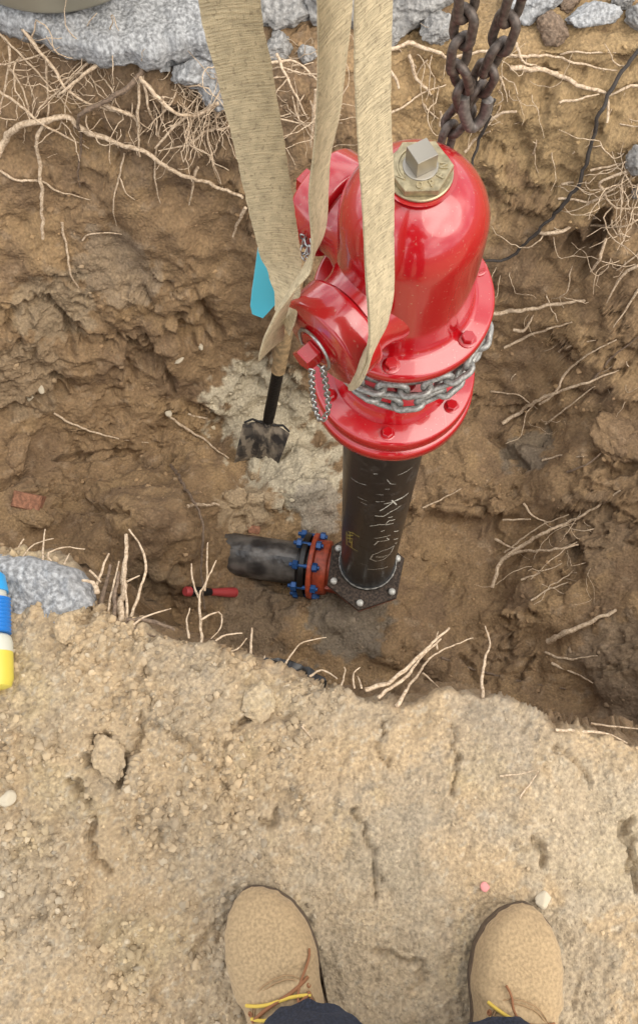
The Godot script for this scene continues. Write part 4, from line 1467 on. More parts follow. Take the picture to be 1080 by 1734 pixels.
func build_roots() -> void:
	root([[0, 258, 0.02], [12, 232, 0.02], [35, 208, 0.022], [80, 192, 0.022], [120, 190, 0.02], [150, 213, 0.018], [200, 235, 0.016], [250, 252, 0.014], [300, 280, 0.014], [360, 305, 0.014], [418, 330, 0.012]], 13, 9, "long thick pale root running slantwise across the far wall at left")
	root([[0, 148, 0.02], [40, 172, 0.022], [80, 195, 0.026], [120, 225, 0.022], [152, 250, 0.01]], 6, 4, "straight thin root crossing over the long thick root at left")
	root([[84, 196, 0.015], [70, 222, 0.02], [67, 250, 0.02], [70, 290, 0.02], [73, 340, 0.02], [75, 396, 0.018]], 8, 9, "pale root hanging straight down below the long thick root, cut off square")
	root([[3, 285], [30, 298, 0.006], [70, 305, 0.006], [100, 327, 0.006], [125, 335, 0.006], [153, 340, 0.005]], 6, 3)
	root([[35, 58, 0.03], [80, 85, 0.035], [100, 105, 0.035], [125, 135, 0.03], [165, 165, 0.02], [210, 185, 0.01]], 9, 5, "pale root slanting down from the slab's left end to the right")
	root([[205, 87, 0.02], [170, 110, 0.035], [130, 135, 0.035], [105, 152, 0.03]], 10, 6, "straight pale root slanting down to the left under the slab, cut end up")
	root([[178, 92, 0.02], [150, 110, 0.02], [110, 140, 0.015], [75, 175, 0.01], [65, 190, 0.01]], 6, 4)
	root([[275, 82, 0.03], [248, 105, 0.04], [222, 132, 0.04], [190, 160, 0.035], [160, 176, 0.03], [146, 196, 0.025], [140, 240, 0.015], [132, 290, 0.01], [136, 320, 0.008]], 13, 5, "knobbly grey root bending from the slab down the left wall", M.root_brown)
	root([[0, 107, 0.02], [40, 100, 0.02], [85, 86, 0.02], [135, 65, 0.02]], 4, 3)
	root([[0, 62, 0.01], [20, 72, 0.02], [45, 95, 0.02], [90, 140, 0.015], [125, 185, 0.01]], 5, 3)
	root([[22, 78, 0.02], [21, 112, 0.02], [10, 150, 0.015], [3, 186, 0.01]], 6, 4)
	root([[22, 114, 0.02], [32, 125, 0.018], [42, 150, 0.01], [55, 195, 0.006]], 5, 4)
	root([[85, 95, 0.02], [85, 140, 0.015], [88, 180, 0.012], [80, 215, 0.01]], 5, 4)
	root([[186, 168, 0.02], [206, 176, 0.02], [225, 190, 0.02], [233, 206, 0.018]], 10, 8, "short stout root stub pointing down to the right below the knobbly root")
	root([[238, 128, 0.02], [236, 180, 0.02], [235, 220, 0.016], [236, 256, 0.012]], 7, 5)
	root([[243, 120, 0.02], [253, 170, 0.02], [263, 208, 0.016], [270, 230, 0.012]], 6, 4)
	root([[382, 160, 0.03], [340, 177, 0.035], [310, 190, 0.03], [283, 215, 0.03], [261, 237, 0.025]], 9, 6, "forked pale root reaching left out of the tangle beside the wide sling")
	root([[388, 178, 0.02], [350, 183, 0.02], [320, 198, 0.02], [285, 200, 0.02]], 5, 3)
	root([[386, 205, 0.02], [350, 213, 0.02], [322, 232, 0.02], [300, 240, 0.018], [267, 245, 0.015]], 7, 4)
	root([[240, 120, 0.035], [268, 145, 0.035], [295, 165, 0.03], [330, 185, 0.02]], 10, 7, "pale root running down right from the knobbly root to the tangle")
	root([[278, 150, 0.02], [276, 190, 0.02], [268, 222, 0.018]], 6, 4)
	root([[300, 140, 0.02], [285, 165, 0.02], [262, 195, 0.015], [230, 230, 0.01]], 4, 3)
	root([[350, 200, 0.015], [353, 230, 0.01], [365, 262, 0.006], [372, 300, 0.005], [378, 318, 0.004]], 6, 3)
	root([[335, 275, 0.01], [328, 300, 0.012], [320, 347, 0.01]], 6, 4)
	root([[265, 245], [262, 300], [272, 345]], 5, 3)
	root([[210, 262], [203, 300], [198, 340], [197, 384]], 5, 3)
	root([[205, 300], [218, 320], [230, 335]], 4, 2)
	root([[422, 343, 0.012], [408, 368, 0.014], [395, 398, 0.012]], 8, 6, "short root stub hanging beside the wide sling below the long root")
	root([[105, 380], [112, 420], [120, 460], [133, 490]], 6, 4)
	root([[140, 408], [150, 398], [180, 393], [205, 398]], 4, 3)
	root([[470, 110, 0.02], [490, 130, 0.02], [510, 170, 0.02], [520, 190, 0.02]], 6, 4)
	root([[455, 115, 0.02], [500, 118, 0.02], [540, 135, 0.02]], 6, 4)
	root([[465, 185, 0.02], [500, 195, 0.02], [530, 212, 0.02]], 5, 3)
	root([[533, 140, 0.03], [530, 180, 0.03], [525, 240, 0.02]], 8, 6, "upright pale root showing between the two sling legs")
	# wall right of the slings
	root([[655, 98, 0.015], [690, 88, 0.018], [735, 86, 0.018], [762, 95, 0.016], [820, 86, 0.016], [872, 92, 0.012]], 9, 6, "pale root running level behind the dark chain near the rim")
	root([[690, 95, 0.012], [698, 120, 0.014], [712, 143, 0.014], [727, 157, 0.012]], 8, 7)
	root([[655, 110, 0.012], [664, 130, 0.012], [670, 146, 0.012]], 7, 6)
	root([[720, 100], [712, 115], [708, 130]], 4, 3)
	root([[870, 78, 0.012], [880, 95, 0.014], [893, 105, 0.012], [908, 110, 0.01]], 7, 4)
	root([[862, 108, 0.012], [900, 113, 0.014], [940, 128, 0.014], [980, 142, 0.014], [1015, 150, 0.012], [1027, 165, 0.012], [1025, 200, 0.008]], 11, 8, "stout pale root joining the black cable at the upper right")
	root([[858, 92, 0.008], [940, 97, 0.01], [970, 106, 0.01], [1046, 122, 0.008]], 6, 4)
	root([[950, 93], [985, 88], [1045, 88]], 5, 3)
	root([[945, 164, 0.01], [985, 160, 0.01], [1012, 157, 0.01]], 6, 4)
	root([[1082, 146, 0.01], [1060, 148, 0.01], [1030, 164, 0.01]], 7, 5)
	root([[816, 202, 0.012], [842, 189, 0.014], [872, 178, 0.012]], 8, 6)
	root([[786, 252, 0.012], [804, 236, 0.012], [830, 214, 0.01]], 6, 4)
	root([[655, 192], [680, 178], [705, 160], [755, 140]], 5, 4)
	root([[745, 210, 0.01], [746, 195, 0.012], [745, 182, 0.012]], 7, 6)
	root([[845, 125], [855, 150], [858, 168]], 5, 3)
	root([[715, 175], [728, 190], [742, 202]], 5, 4)
	root([[910, 386, 0.01], [945, 383, 0.012], [1003, 384, 0.01]], 8, 6, "pale root branching right from the bend of the black cable")
	root([[945, 329, 0.01], [975, 332, 0.01], [1006, 338, 0.008]], 6, 5)
	root([[950, 314], [970, 312], [992, 314]], 6, 4)
	root([[1000, 280, 0.01], [1030, 272, 0.012], [1060, 268, 0.01]], 6, 3)
	root([[1066, 278, 0.02], [1020, 292, 0.025], [1018, 305, 0.02], [1035, 335, 0.015], [1052, 350, 0.015], [1082, 349, 0.012]], 6, 5, "looped thin root in front of the stones at the right edge")
	root([[995, 340], [1030, 312, 0.02], [1066, 292, 0.02]], 6, 3)
	root([[968, 398, 0.01], [1010, 394, 0.012], [1050, 382, 0.012], [1082, 370, 0.012]], 6, 5)
	root([[1030, 398, 0.012], [1020, 430, 0.014], [1003, 456, 0.014]], 6, 8)
	root([[1082, 445, 0.012], [1060, 458, 0.014], [1040, 490, 0.01], [1030, 510, 0.008]], 7, 4)
	root([[1082, 488], [1060, 522], [1040, 552]], 6, 3)
	root([[1082, 425], [1060, 445], [1045, 455]], 4, 3)
	root([[828, 523, 0.02], [860, 519, 0.02], [900, 515, 0.02], [950, 513, 0.014], [988, 510, 0.004]], 9, 7, "straight stick of root pointing at the hydrant's upper flange")
	root([[855, 584, 0.01], [890, 570, 0.01], [930, 555, 0.008], [968, 545, 0.004]], 6, 4)
	root([[872, 552, 0.01], [890, 553, 0.01], [905, 530, 0.008]], 8, 4)
	root([[850, 717, 0.012], [880, 697, 0.014], [915, 675, 0.014], [955, 656, 0.012], [1000, 640, 0.01], [1045, 630, 0.006]], 8, 5, "long pale root slanting up to the right below the hydrant's upper flange")
	root([[920, 680, 0.012], [950, 655, 0.012], [960, 630, 0.01], [1000, 595, 0.008], [1045, 572, 0.004]], 6, 3)
	root([[940, 600], [965, 585], [1010, 573]], 5, 3)
	root([[830, 664], [875, 665], [900, 682]], 4, 3)
	root([[925, 718], [960, 690], [1010, 650]], 4, 3)
	root([[915, 778], [945, 772], [990, 775]], 5, 4)
	root([[834, 1000, 0.03], [846, 975, 0.03], [864, 953, 0.03], [900, 940, 0.025], [940, 932, 0.02], [978, 922, 0.008]], 8, 5, "kinked pale root above the hollow right of the riser pipe")
	root([[848, 952, 0.03], [880, 940, 0.03], [905, 924, 0.025], [930, 905, 0.02], [960, 885, 0.015], [990, 868, 0.01], [1045, 838, 0.004]], 8, 5, "long pale root running up to the right beside the kinked root")
	root([[838, 912, 0.02], [865, 922, 0.02], [892, 932, 0.02]], 6, 4)
	root([[852, 876, 0.012], [900, 872, 0.012]], 5, 4)
	root([[882, 855], [900, 870], [930, 885]], 5, 3)
	root([[885, 985], [915, 970], [945, 950]], 5, 3)
	root([[900, 1020], [930, 1000], [960, 985]], 4, 3)
	root([[860, 935, 0.02], [920, 890, 0.02], [965, 865, 0.01]], 4, 3)
	root([[930, 1086, 0.02], [965, 1071, 0.022], [1000, 1055, 0.02], [1045, 1034, 0.006]], 12, 9, "thick pale root stub pointing left on the lower right wall")
	root([[925, 1104], [960, 1114], [1017, 1111]], 6, 3)
	root([[940, 1120], [975, 1140], [1012, 1156]], 6, 3)
	root([[745, 1120], [800, 1132], [880, 1150], [957, 1166]], 6, 4, "thin root lying on the floor along the ledge's shade", M.root_brown)
	root([[715, 862, 0.01], [740, 850, 0.01], [780, 828, 0.006]], 4, 3)
	root([[290, 792, 0.01], [305, 840, 0.012], [318, 890, 0.02], [325, 950, 0.04], [333, 1000, 0.07]], 6, 5, "thin upright root rising from the ledge past the water pipe", M.root_brown)
	root([[282, 697, 0.01], [312, 722, 0.01], [345, 747, 0.01], [386, 776, 0.008]], 6, 4)
	root([[320, 705], [350, 712], [378, 714]], 5, 4)
	root([[92, 700], [140, 722], [190, 735], [250, 748]], 5, 3)
	root([[312, 862, 0.01], [335, 860, 0.012], [362, 861, 0.008]], 8, 7, "short pale stick lying left of the pale sand")
	root([[505, 925, 0.05], [480, 928, 0.05], [460, 940, 0.03], [445, 955, 0.01]], 5, 3, "thin pale root arching in front of the blue bolts")
	root([[960, 800], [990, 790], [1030, 760]], 5, 3, "", M.root_brown)
	root([[1005, 640], [1040, 600], [1082, 570]], 5, 4, "", M.root_brown)
	# roots sticking out of the ledge's broken edge, over the pit
	root([[618, 1168, 0, -0.03], [660, 1155, 0, -0.035], [700, 1118, 0, -0.05], [730, 1090, 0, -0.06], [762, 1062, 0, -0.08]], 11, 7, "pale stick leaning out over the pit from the ledge's crest, leftmost of its bundle")
	root([[640, 1182, 0, -0.03], [690, 1142, 0, -0.05], [715, 1110, 0, -0.07], [746, 1082, 0, -0.09]], 9, 6, "pale stick second in the bundle leaning out over the pit")
	root([[672, 1196, 0, -0.02], [700, 1152, 0, -0.06], [730, 1112, 0, -0.1], [770, 1092, 0, -0.12], [800, 1080, 0, -0.14]], 7, 4, "thin forked stick at the right of the bundle over the pit")
	root([[671, 1196, 0, 0.0], [688, 1168, 0, -0.01]], 10, 9, "short thick cut stub in the ledge's crest by the bundle of sticks")
	root([[740, 1100, 0, -0.1], [738, 1080, 0, -0.1], [742, 1068, 0, -0.1]], 5, 3)
	root([[817, 1182, 0, -0.03], [816, 1150, 0, -0.05], [819, 1120, 0, -0.07], [829, 1092, 0, -0.09], [821, 1060, 0, -0.11]], 8, 5, "single wavy root standing up from the ledge's edge")
	root([[715, 1140, 0, -0.08], [745, 1165, 0, -0.1]], 5, 3)
	root([[940, 1236, 0, -0.01], [985, 1239, 0, -0.012], [1035, 1245, 0, -0.02], [1060, 1258, 0, -0.02]], 8, 5, "pale root lying along the ledge's edge at right")
	root([[1000, 1225, 0, -0.06], [1040, 1230, 0, -0.05], [1085, 1235, 0, -0.04]], 5, 4)
	root([[425, 1130, 0, -0.01], [424, 1095, 0, -0.03], [427, 1063, 0, -0.05]], 8, 6, "short upright root at the ledge's edge below the orange coupling")
	root([[443, 1140, 0, -0.01], [449, 1110, 0, -0.03]], 6, 5)
	root([[480, 1132, 0, -0.01], [500, 1098, 0, -0.04], [520, 1085, 0, -0.05], [552, 1079, 0, -0.06]], 5, 3)
	root([[525, 1145, 0, -0.01], [540, 1135, 0, -0.03], [556, 1140, 0, -0.03], [570, 1150, 0, -0.02]], 6, 4)
	root([[578, 1160, 0, 0.0], [585, 1135, 0, -0.03], [582, 1130, 0, -0.03]], 5, 4)
	root([[600, 1165, 0, 0.0], [598, 1140, 0, -0.02], [610, 1130, 0, -0.03]], 5, 4)
	root([[612, 1165, 0, 0.0], [606, 1145, 0, -0.02]], 5, 4)
	root([[340, 1110, 0, 0.0], [341, 1060, 0, -0.03], [338, 1010, 0, -0.06], [350, 985, 0, -0.08], [366, 950, 0, -0.1]], 8, 5, "branched root rising from the ledge's edge in front of the red tool grip")
	root([[339, 1020, 0, -0.06], [328, 990, 0, -0.08], [324, 955, 0, -0.1]], 6, 4)
	root([[347, 1000, 0, -0.07], [351, 960, 0, -0.09], [352, 918, 0, -0.11]], 5, 4)
	root([[340, 1050, 0, -0.03], [372, 1036, 0, -0.04], [374, 1060, 0, -0.03], [358, 1082, 0, -0.02]], 5, 3)
	root([[352, 1100, 0, -0.01], [375, 1078, 0, -0.02], [410, 1072, 0, -0.03]], 6, 4)
	root([[320, 1080, 0, 0.0], [317, 1050, 0, -0.03], [322, 1030, 0, -0.04]], 6, 4)
	root([[365, 1105, 0, 0.0], [400, 1100, 0, -0.01], [418, 1080, 0, -0.02]], 5, 3)
	# bundle of cut roots by the near concrete edge
	root([[205, 1062, 0, 0.0], [207, 1010, 0, -0.01], [212, 960, 0, -0.03], [213, 906, 0, -0.05]], 17, 12, "thickest upright cut root in the bundle by the near concrete edge")
	root([[222, 1045, 0, 0.0], [236, 1005, 0, -0.01], [248, 962, 0, -0.02], [238, 925, 0, -0.03], [218, 897, 0, -0.04]], 8, 6, "bowed pale root at the right of the bundle of cut roots")
	root([[172, 1055, 0, 0.0], [178, 1005, 0, -0.01], [188, 958, 0, -0.02]], 14, 10, "second stout cut root in the bundle by the near concrete edge", M.root_brown)
	root([[180, 1060, 0, 0.0], [190, 1000, 0, 0.0], [202, 950, 0, -0.02]], 7, 5)
	root([[195, 1062, 0, 0.005], [196, 1010, 0, 0.005], [200, 970, 0, -0.01]], 10, 8, "", M.root_brown)
	root([[214, 1060, 0, 0.0], [214, 1010, 0, 0.0], [208, 960, 0, -0.01]], 7, 5)
	root([[160, 1000, 0, 0.0], [172, 970, 0, -0.01], [184, 938, 0, -0.02]], 7, 6)
	root([[165, 1004, 0, 0.02], [160, 985, 0, 0.02], [140, 982, 0, 0.02]], 12, 8, "stubby pale root poking from the corner of the near concrete edge")
	root([[152, 966, 0, 0.0], [170, 985, 0, 0.0]], 7, 6)
	root([[215, 985, 0, -0.01], [238, 975, 0, -0.01]], 5, 4)
	root([[215, 1050, 0, 0.01], [250, 1050, 0, 0.005], [296, 1066, 0, 0.0]], 11, 9, "thick root lying on the ledge right of the bundle", M.root_brown)
	root([[220, 1060, 0, 0.01], [245, 1045, 0, 0.01], [290, 1030, 0, 0.0]], 6, 3)
	root([[210, 1055, 0, 0.01], [240, 1070, 0, 0.01], [270, 1078, 0, 0.01]], 8, 5, "", M.root_brown)
	root([[225, 1075, 0, 0.012], [232, 1120, 0, 0.03], [234, 1150, 0, 0.035], [236, 1175, 0, 0.035]], 5, 3, "thin root lying down the loose heap below the bundle")
	root([[24, 950, 0, 0.0], [32, 930, 0, -0.02], [40, 912, 0, -0.03]], 6, 5)
	root([[32, 952, 0, 0.0], [50, 930, 0, -0.02], [66, 918, 0, -0.03], [92, 912, 0, -0.04]], 5, 4)
	root([[73, 950, 0, 0.0], [74, 920, 0, -0.02], [77, 896, 0, -0.03]], 6, 4)
	root([[88, 950, 0, 0.0], [82, 938, 0, 0.0], [110, 927, 0, -0.02], [145, 930, 0, -0.03]], 5, 4)
	root([[110, 955, 0, 0.0], [118, 938, 0, -0.02]], 5, 4)
	# dark cable down the right wall and behind the dome
	root([[1086, 80, 0.016], [1050, 122, 0.016], [1030, 155, 0.016], [1012, 190, 0.014], [1002, 230, 0.014], [985, 290, 0.014], [970, 320, 0.014], [935, 360, 0.014], [910, 385, 0.014], [880, 415, 0.014], [850, 430, 0.014], [805, 432, 0.012]], 9, 10, "dark cable curving down the right wall to behind the hydrant", M.cable, "cable", "cable")
	root([[836, 150, 0.03], [825, 190, 0.03], [808, 235, 0.03], [795, 290, 0.03]], 7, 8, "short dark cable hanging behind the hydrant's dome", M.cable, "cable", "cable")
	label_roots()
	# needles on the ledge
	root([[846, 1315, 0.003], [875, 1312, 0.004], [901, 1305, 0.003]], 4, 3, "dry pine needle on the trodden ledge, left one of a pair", M.root, "dry_needle", "twig")
	root([[878, 1352, 0.003], [893, 1332, 0.004], [908, 1306, 0.003]], 4, 3, "dry pine needle on the trodden ledge, right one of a pair", M.root, "dry_needle", "twig")
	root([[508, 1232, 0.003], [528, 1252, 0.003]], 4, 3, "short dry straw on the ledge above the middle", M.root, "dry_straw", "twig")
	hair_roots("dense tangle of hair roots under the left slab", [[0, 80, 350, 200], [290, 110, 400, 210], [300, 130, 390, 200], [440, 60, 545, 210], [20, 60, 200, 150]], 330, 81)
	hair_roots("fine hair roots over the right wall", [[1030, 240, 1090, 440], [1050, 250, 1090, 380], [660, 80, 900, 180], [880, 90, 1080, 400], [900, 860, 1000, 1010], [840, 420, 1080, 720]], 170, 82)

# ---------------------------------------------------------------- small things
func build_shovel() -> void:
	var foot := on_ground(431, 706, 0.12)
	var head := on_ground(502, 480, 0.05)
	var dir := (head - foot).normalized()
	var o := thing("shovel", "square shovel stuck in pale sand, muddy blade, black socket and wooden handle", "shovel", foot)
	var view := (CAM - foot).normalized()
	var side := dir.cross(view).normalized()
	var nrm := side.cross(dir).normalized()
	var mb := MB.new()
	mb.lathe([Vector2(0.0125, -0.012), Vector2(0.0125, 0.005), Vector2(0.0135, 0.01), Vector2(0.0135, 0.145), Vector2(0.0145, 0.148), Vector2(0.0145, 0.158), Vector2(0.0125, 0.159)], 24)
	put("socket", mb.mesh(M.rusty_black), o, along(Vector3.ZERO, dir))
	mb = MB.new()
	mb.lathe([Vector2(0.0, 0.15), Vector2(0.0155, 0.15), Vector2(0.016, 0.20), Vector2(0.015, 0.40), Vector2(0.0145, 0.52), Vector2(0.012, 0.53), Vector2(0, 0.532)], 20)
	put("handle", mb.mesh(M.wood), o, along(Vector3.ZERO, dir))
	# pressed blade: two bowed halves beside a raised middle rib
	mb = MB.new()
	var nx := 24
	var ny := 14
	for face in [1.0, -1.0]:
		for j in ny + 1:
			for i in nx + 1:
				var u := 2.0 * i / nx - 1.0
				var v := float(j) / ny
				var w := 0.055 * (1.0 - 0.08 * v)
				var curl := 0.020 * u * u + 0.016 * exp(-u * u * 40.0) * (1.0 - v * 0.7)
				var sh := 0.006 * smoothstep(0.25, 0.6, absf(u)) if j == 0 else 0.0
				var p: Vector3 = side * u * w - dir.lerp(Vector3.DOWN, 0.25).normalized() * (0.005 + v * 0.15 + sh) + nrm * (curl - 0.03 * v * v + face * 0.0012)
				mb.pt(p, nrm * face)
	var half := (nx + 1) * (ny + 1)
	for f in 2:
		for j in ny:
			for i in nx:
				var a := f * half + j * (nx + 1) + i
				mb.quad(a, a + 1, a + nx + 2, a + nx + 1)
	mb.smooth_normals(0.999)
	for k in half:
		if mb.n[k].dot(nrm) < 0:
			mb.n[k] = -mb.n[k]
	for k in range(half, half * 2):
		if mb.n[k].dot(nrm) > 0:
			mb.n[k] = -mb.n[k]
	for i in nx:
		mb.quad(i, i + 1, half + i + 1, half + i)
	put("blade", mb.mesh(M.blade), o)
	mb = MB.new()
	for s in [-1.0, 1.0]:
		mb.tube([side * s * 0.012 - dir * 0.004 + nrm * 0.012, side * s * 0.036 - dir * 0.004 + nrm * 0.006, side * s * 0.053 - dir * 0.008 + nrm * 0.018], [0.0032, 0.003, 0.0026], 8)
	put("tread", mb.mesh(M.rusty_black), o)

func build_small_things() -> void:
	rng.seed = 61
	build_shovel()
	# half brick and a brick scrap
	var mb := MB.new()
	mb.box(Vector3(0.062, 0.045, 0.036), 0.004)
	var p := on_ground(48, 850, -0.004)
	var o := put("brick", mb.mesh(M.brick), null, Transform3D(Basis.from_euler(Vector3(0.25, -0.28, -0.12)), p))
	tag(o, "orange red half brick bedded in the soil at the left edge", "brick")
	o = put("brick_scrap", rock(401, Vector3(0.035, 0.02, 0.03), 10, 0.15).mesh(M.brick), null, Transform3D(Basis.IDENTITY, on_ground(430, 897, 0.004)))
	tag(o, "small red brick scrap on the soil above the black water pipe", "brick")
	# hand tool with a two-colour grip
	var a := on_ground(308, 986, 0.014)
	var b := on_ground(398, 1003, 0.012)
	var t := thing("hand_tool", "hand tool grip in black and red lying on the floor by the water pipe", "tool", a)
	var xf := along(Vector3.ZERO, b - a)
	var l := a.distance_to(b)
	mb = MB.new()
	mb.lathe([Vector2(0, 0), Vector2(0.009, 0), Vector2(0.011, 0.003), Vector2(0.011, l * 0.1), Vector2(0.0, l * 0.101)], 20)
	put("end_cap", mb.mesh(M.tool_red), t, xf)
	mb = MB.new()
	mb.lathe([Vector2(0.0105, l * 0.1), Vector2(0.0115, l * 0.14), Vector2(0.0105, l * 0.3), Vector2(0.0085, l * 0.45), Vector2(0.008, l * 0.5)], 20)
	put("grip", mb.mesh(M.black), t, xf)
	mb = MB.new()
	mb.lathe([Vector2(0.008, l * 0.5), Vector2(0.0085, l * 0.6), Vector2(0.0105, l * 0.75), Vector2(0.0115, l * 0.9), Vector2(0.0115, l * 0.985), Vector2(0.0105, l), Vector2(0, l)], 20)
	put("handle", mb.mesh(M.tool_red), t, xf)
	# blue tag hanging behind the slack sling
	var c := on_depth(452, 480, -0.475)
	t = thing("plastic_tag", "light blue plastic tag hanging behind the wide sling", "tag", c)
	var poly := []
	for q in [[438, 410], [472, 505], [466, 515], [445, 538], [427, 531], [424, 518], [427, 490], [431, 462]]:
		var w := on_depth(q[0], q[1], -0.475) - c
		poly.append(Vector2(w.x, -w.y))
	mb = MB.new()
	mb.prism(poly, -0.0009, 0.0009, 0.0004, Transform3D(Basis(Vector3.RIGHT, Vector3(0, 0, 1), Vector3(0, -1, 0)), Vector3.ZERO))
	put("card", mb.mesh(M.cyan), t)
	mb = MB.new()
	var cap_at := Vector3(0.012, 0.46, -0.53)
	mb.tube([on_depth(444, 424, -0.475) - c, on_depth(470, 400, -0.485) - c, cap_at - c], [0.0009, 0.0009, 0.0009], 6)
	put("wire", mb.mesh(M.silver), t)
	# bottle of pipe lubricant lying at the left edge
	a = on_plane(-18, 972, 0.05)
	b = on_plane(-15, 1168, 0.055)
	t = thing("plastic_bottle", "bottle with ribbed blue cap and yellow contents lying at the left edge", "bottle", a)
	xf = along(Vector3.ZERO, b - a)
	l = a.distance_to(b)
	mb = MB.new()
	mb.lathe([Vector2(0, 0), Vector2(0.017, 0), Vector2(0.021, 0.004), Vector2(0.025, l * 0.17), Vector2(0.0, l * 0.17)], 36)
	put("cap", mb.mesh(M.blue_light), t, xf)
	mb = MB.new()
	mb.lathe([Vector2(0.0, l * 0.17), Vector2(0.022, l * 0.17), Vector2(0.022, l * 0.235), Vector2(0.0, l * 0.235)], 36)
	put("seal", mb.mesh(M.bottle), t, xf)
	var prof := [Vector2(0.0, l * 0.235)]
	for k in 19:
		var y := l * (0.235 + 0.30 * k / 18.0)
		prof.append(Vector2(0.0265 + (0.0010 if k % 2 == 0 else -0.0004), y))
	prof.append(Vector2(0.024, l * 0.54))
	prof.append(Vector2(0, l * 0.54))
	mb = MB.new()
	mb.lathe(prof, 40, Transform3D.IDENTITY, 10.0)
	put("ribbed_collar", mb.mesh(M.blue), t, xf)
	mb = MB.new()
	mb.lathe([Vector2(0.0, l * 0.545), Vector2(0.023, l * 0.545), Vector2(0.027, l * 0.57), Vector2(0.029, l * 0.62), Vector2(0.029, l * 0.70)], 40, Transform3D.IDENTITY, 50.0)
	put("shoulder", mb.mesh(M.bottle), t, xf)
	mb = MB.new()
	mb.lathe([Vector2(0.029, l * 0.70), Vector2(0.029, l * 0.92), Vector2(0.026, l * 0.985), Vector2(0.018, l), Vector2(0, l)], 40, Transform3D.IDENTITY, 50.0)
	put("body", mb.mesh(M.yellow), t, xf)
	# strip of black plastic sheet caught under the ledge's edge
	var ps := []
	var wd := []
	for q in [[446, 1128], [470, 1126], [492, 1132], [515, 1140], [532, 1150], [550, 1164]]:
		ps.append(on_plane(q[0], q[1], -0.02))
	ps = resample(ps, 0.006)
	for k in ps.size():
		wd.append(Vector3(0.25, 0.5 * sin(k * 0.9), -1.0))
		ps[k].y += 0.004 * sin(k * 1.3)
	mb = MB.new()
	mb.ribbon(ps, wd, 0.010, 0.0012, 3.0, 0.3, 5)
	solo("plastic_strip", mb, M.black, "strip of black plastic sheet under the ledge's edge below the coupling", "plastic")
	# rounded tub on the slab, top left corner
	var e := on_plane(112, 24, 0.05)
	t = thing("plastic_tub", "smooth khaki tub standing on the slab in the top left corner", "tub", Vector3(e.x - 0.01, 0.046, e.z - 0.2))
	mb = MB.new()
	mb.lathe([Vector2(0.0, 0.0), Vector2(0.188, 0.0), Vector2(0.197, 0.004), Vector2(0.201, 0.012), Vector2(0.225, 0.21), Vector2(0.22, 0.212), Vector2(0.195, 0.014), Vector2(0.0, 0.014)], 96, Transform3D.IDENTITY, 40.0)
	put("wall", mb.mesh(M.tub), t)
	mb = MB.new()
	mb.lathe([Vector2(0.222, 0.205), Vector2(0.236, 0.204), Vector2(0.240, 0.209), Vector2(0.236, 0.216), Vector2(0.222, 0.216), Vector2(0.220, 0.210)], 96)
	put("rim", mb.mesh(M.tub), t)

# ---------------------------------------------------------------- photographer
func smin(a: float, b: float, k: float) -> float:
	var h := clampf(0.5 + 0.5 * (b - a) / k, 0.0, 1.0)
	return lerpf(b, a, h) - k * h * (1.0 - h)

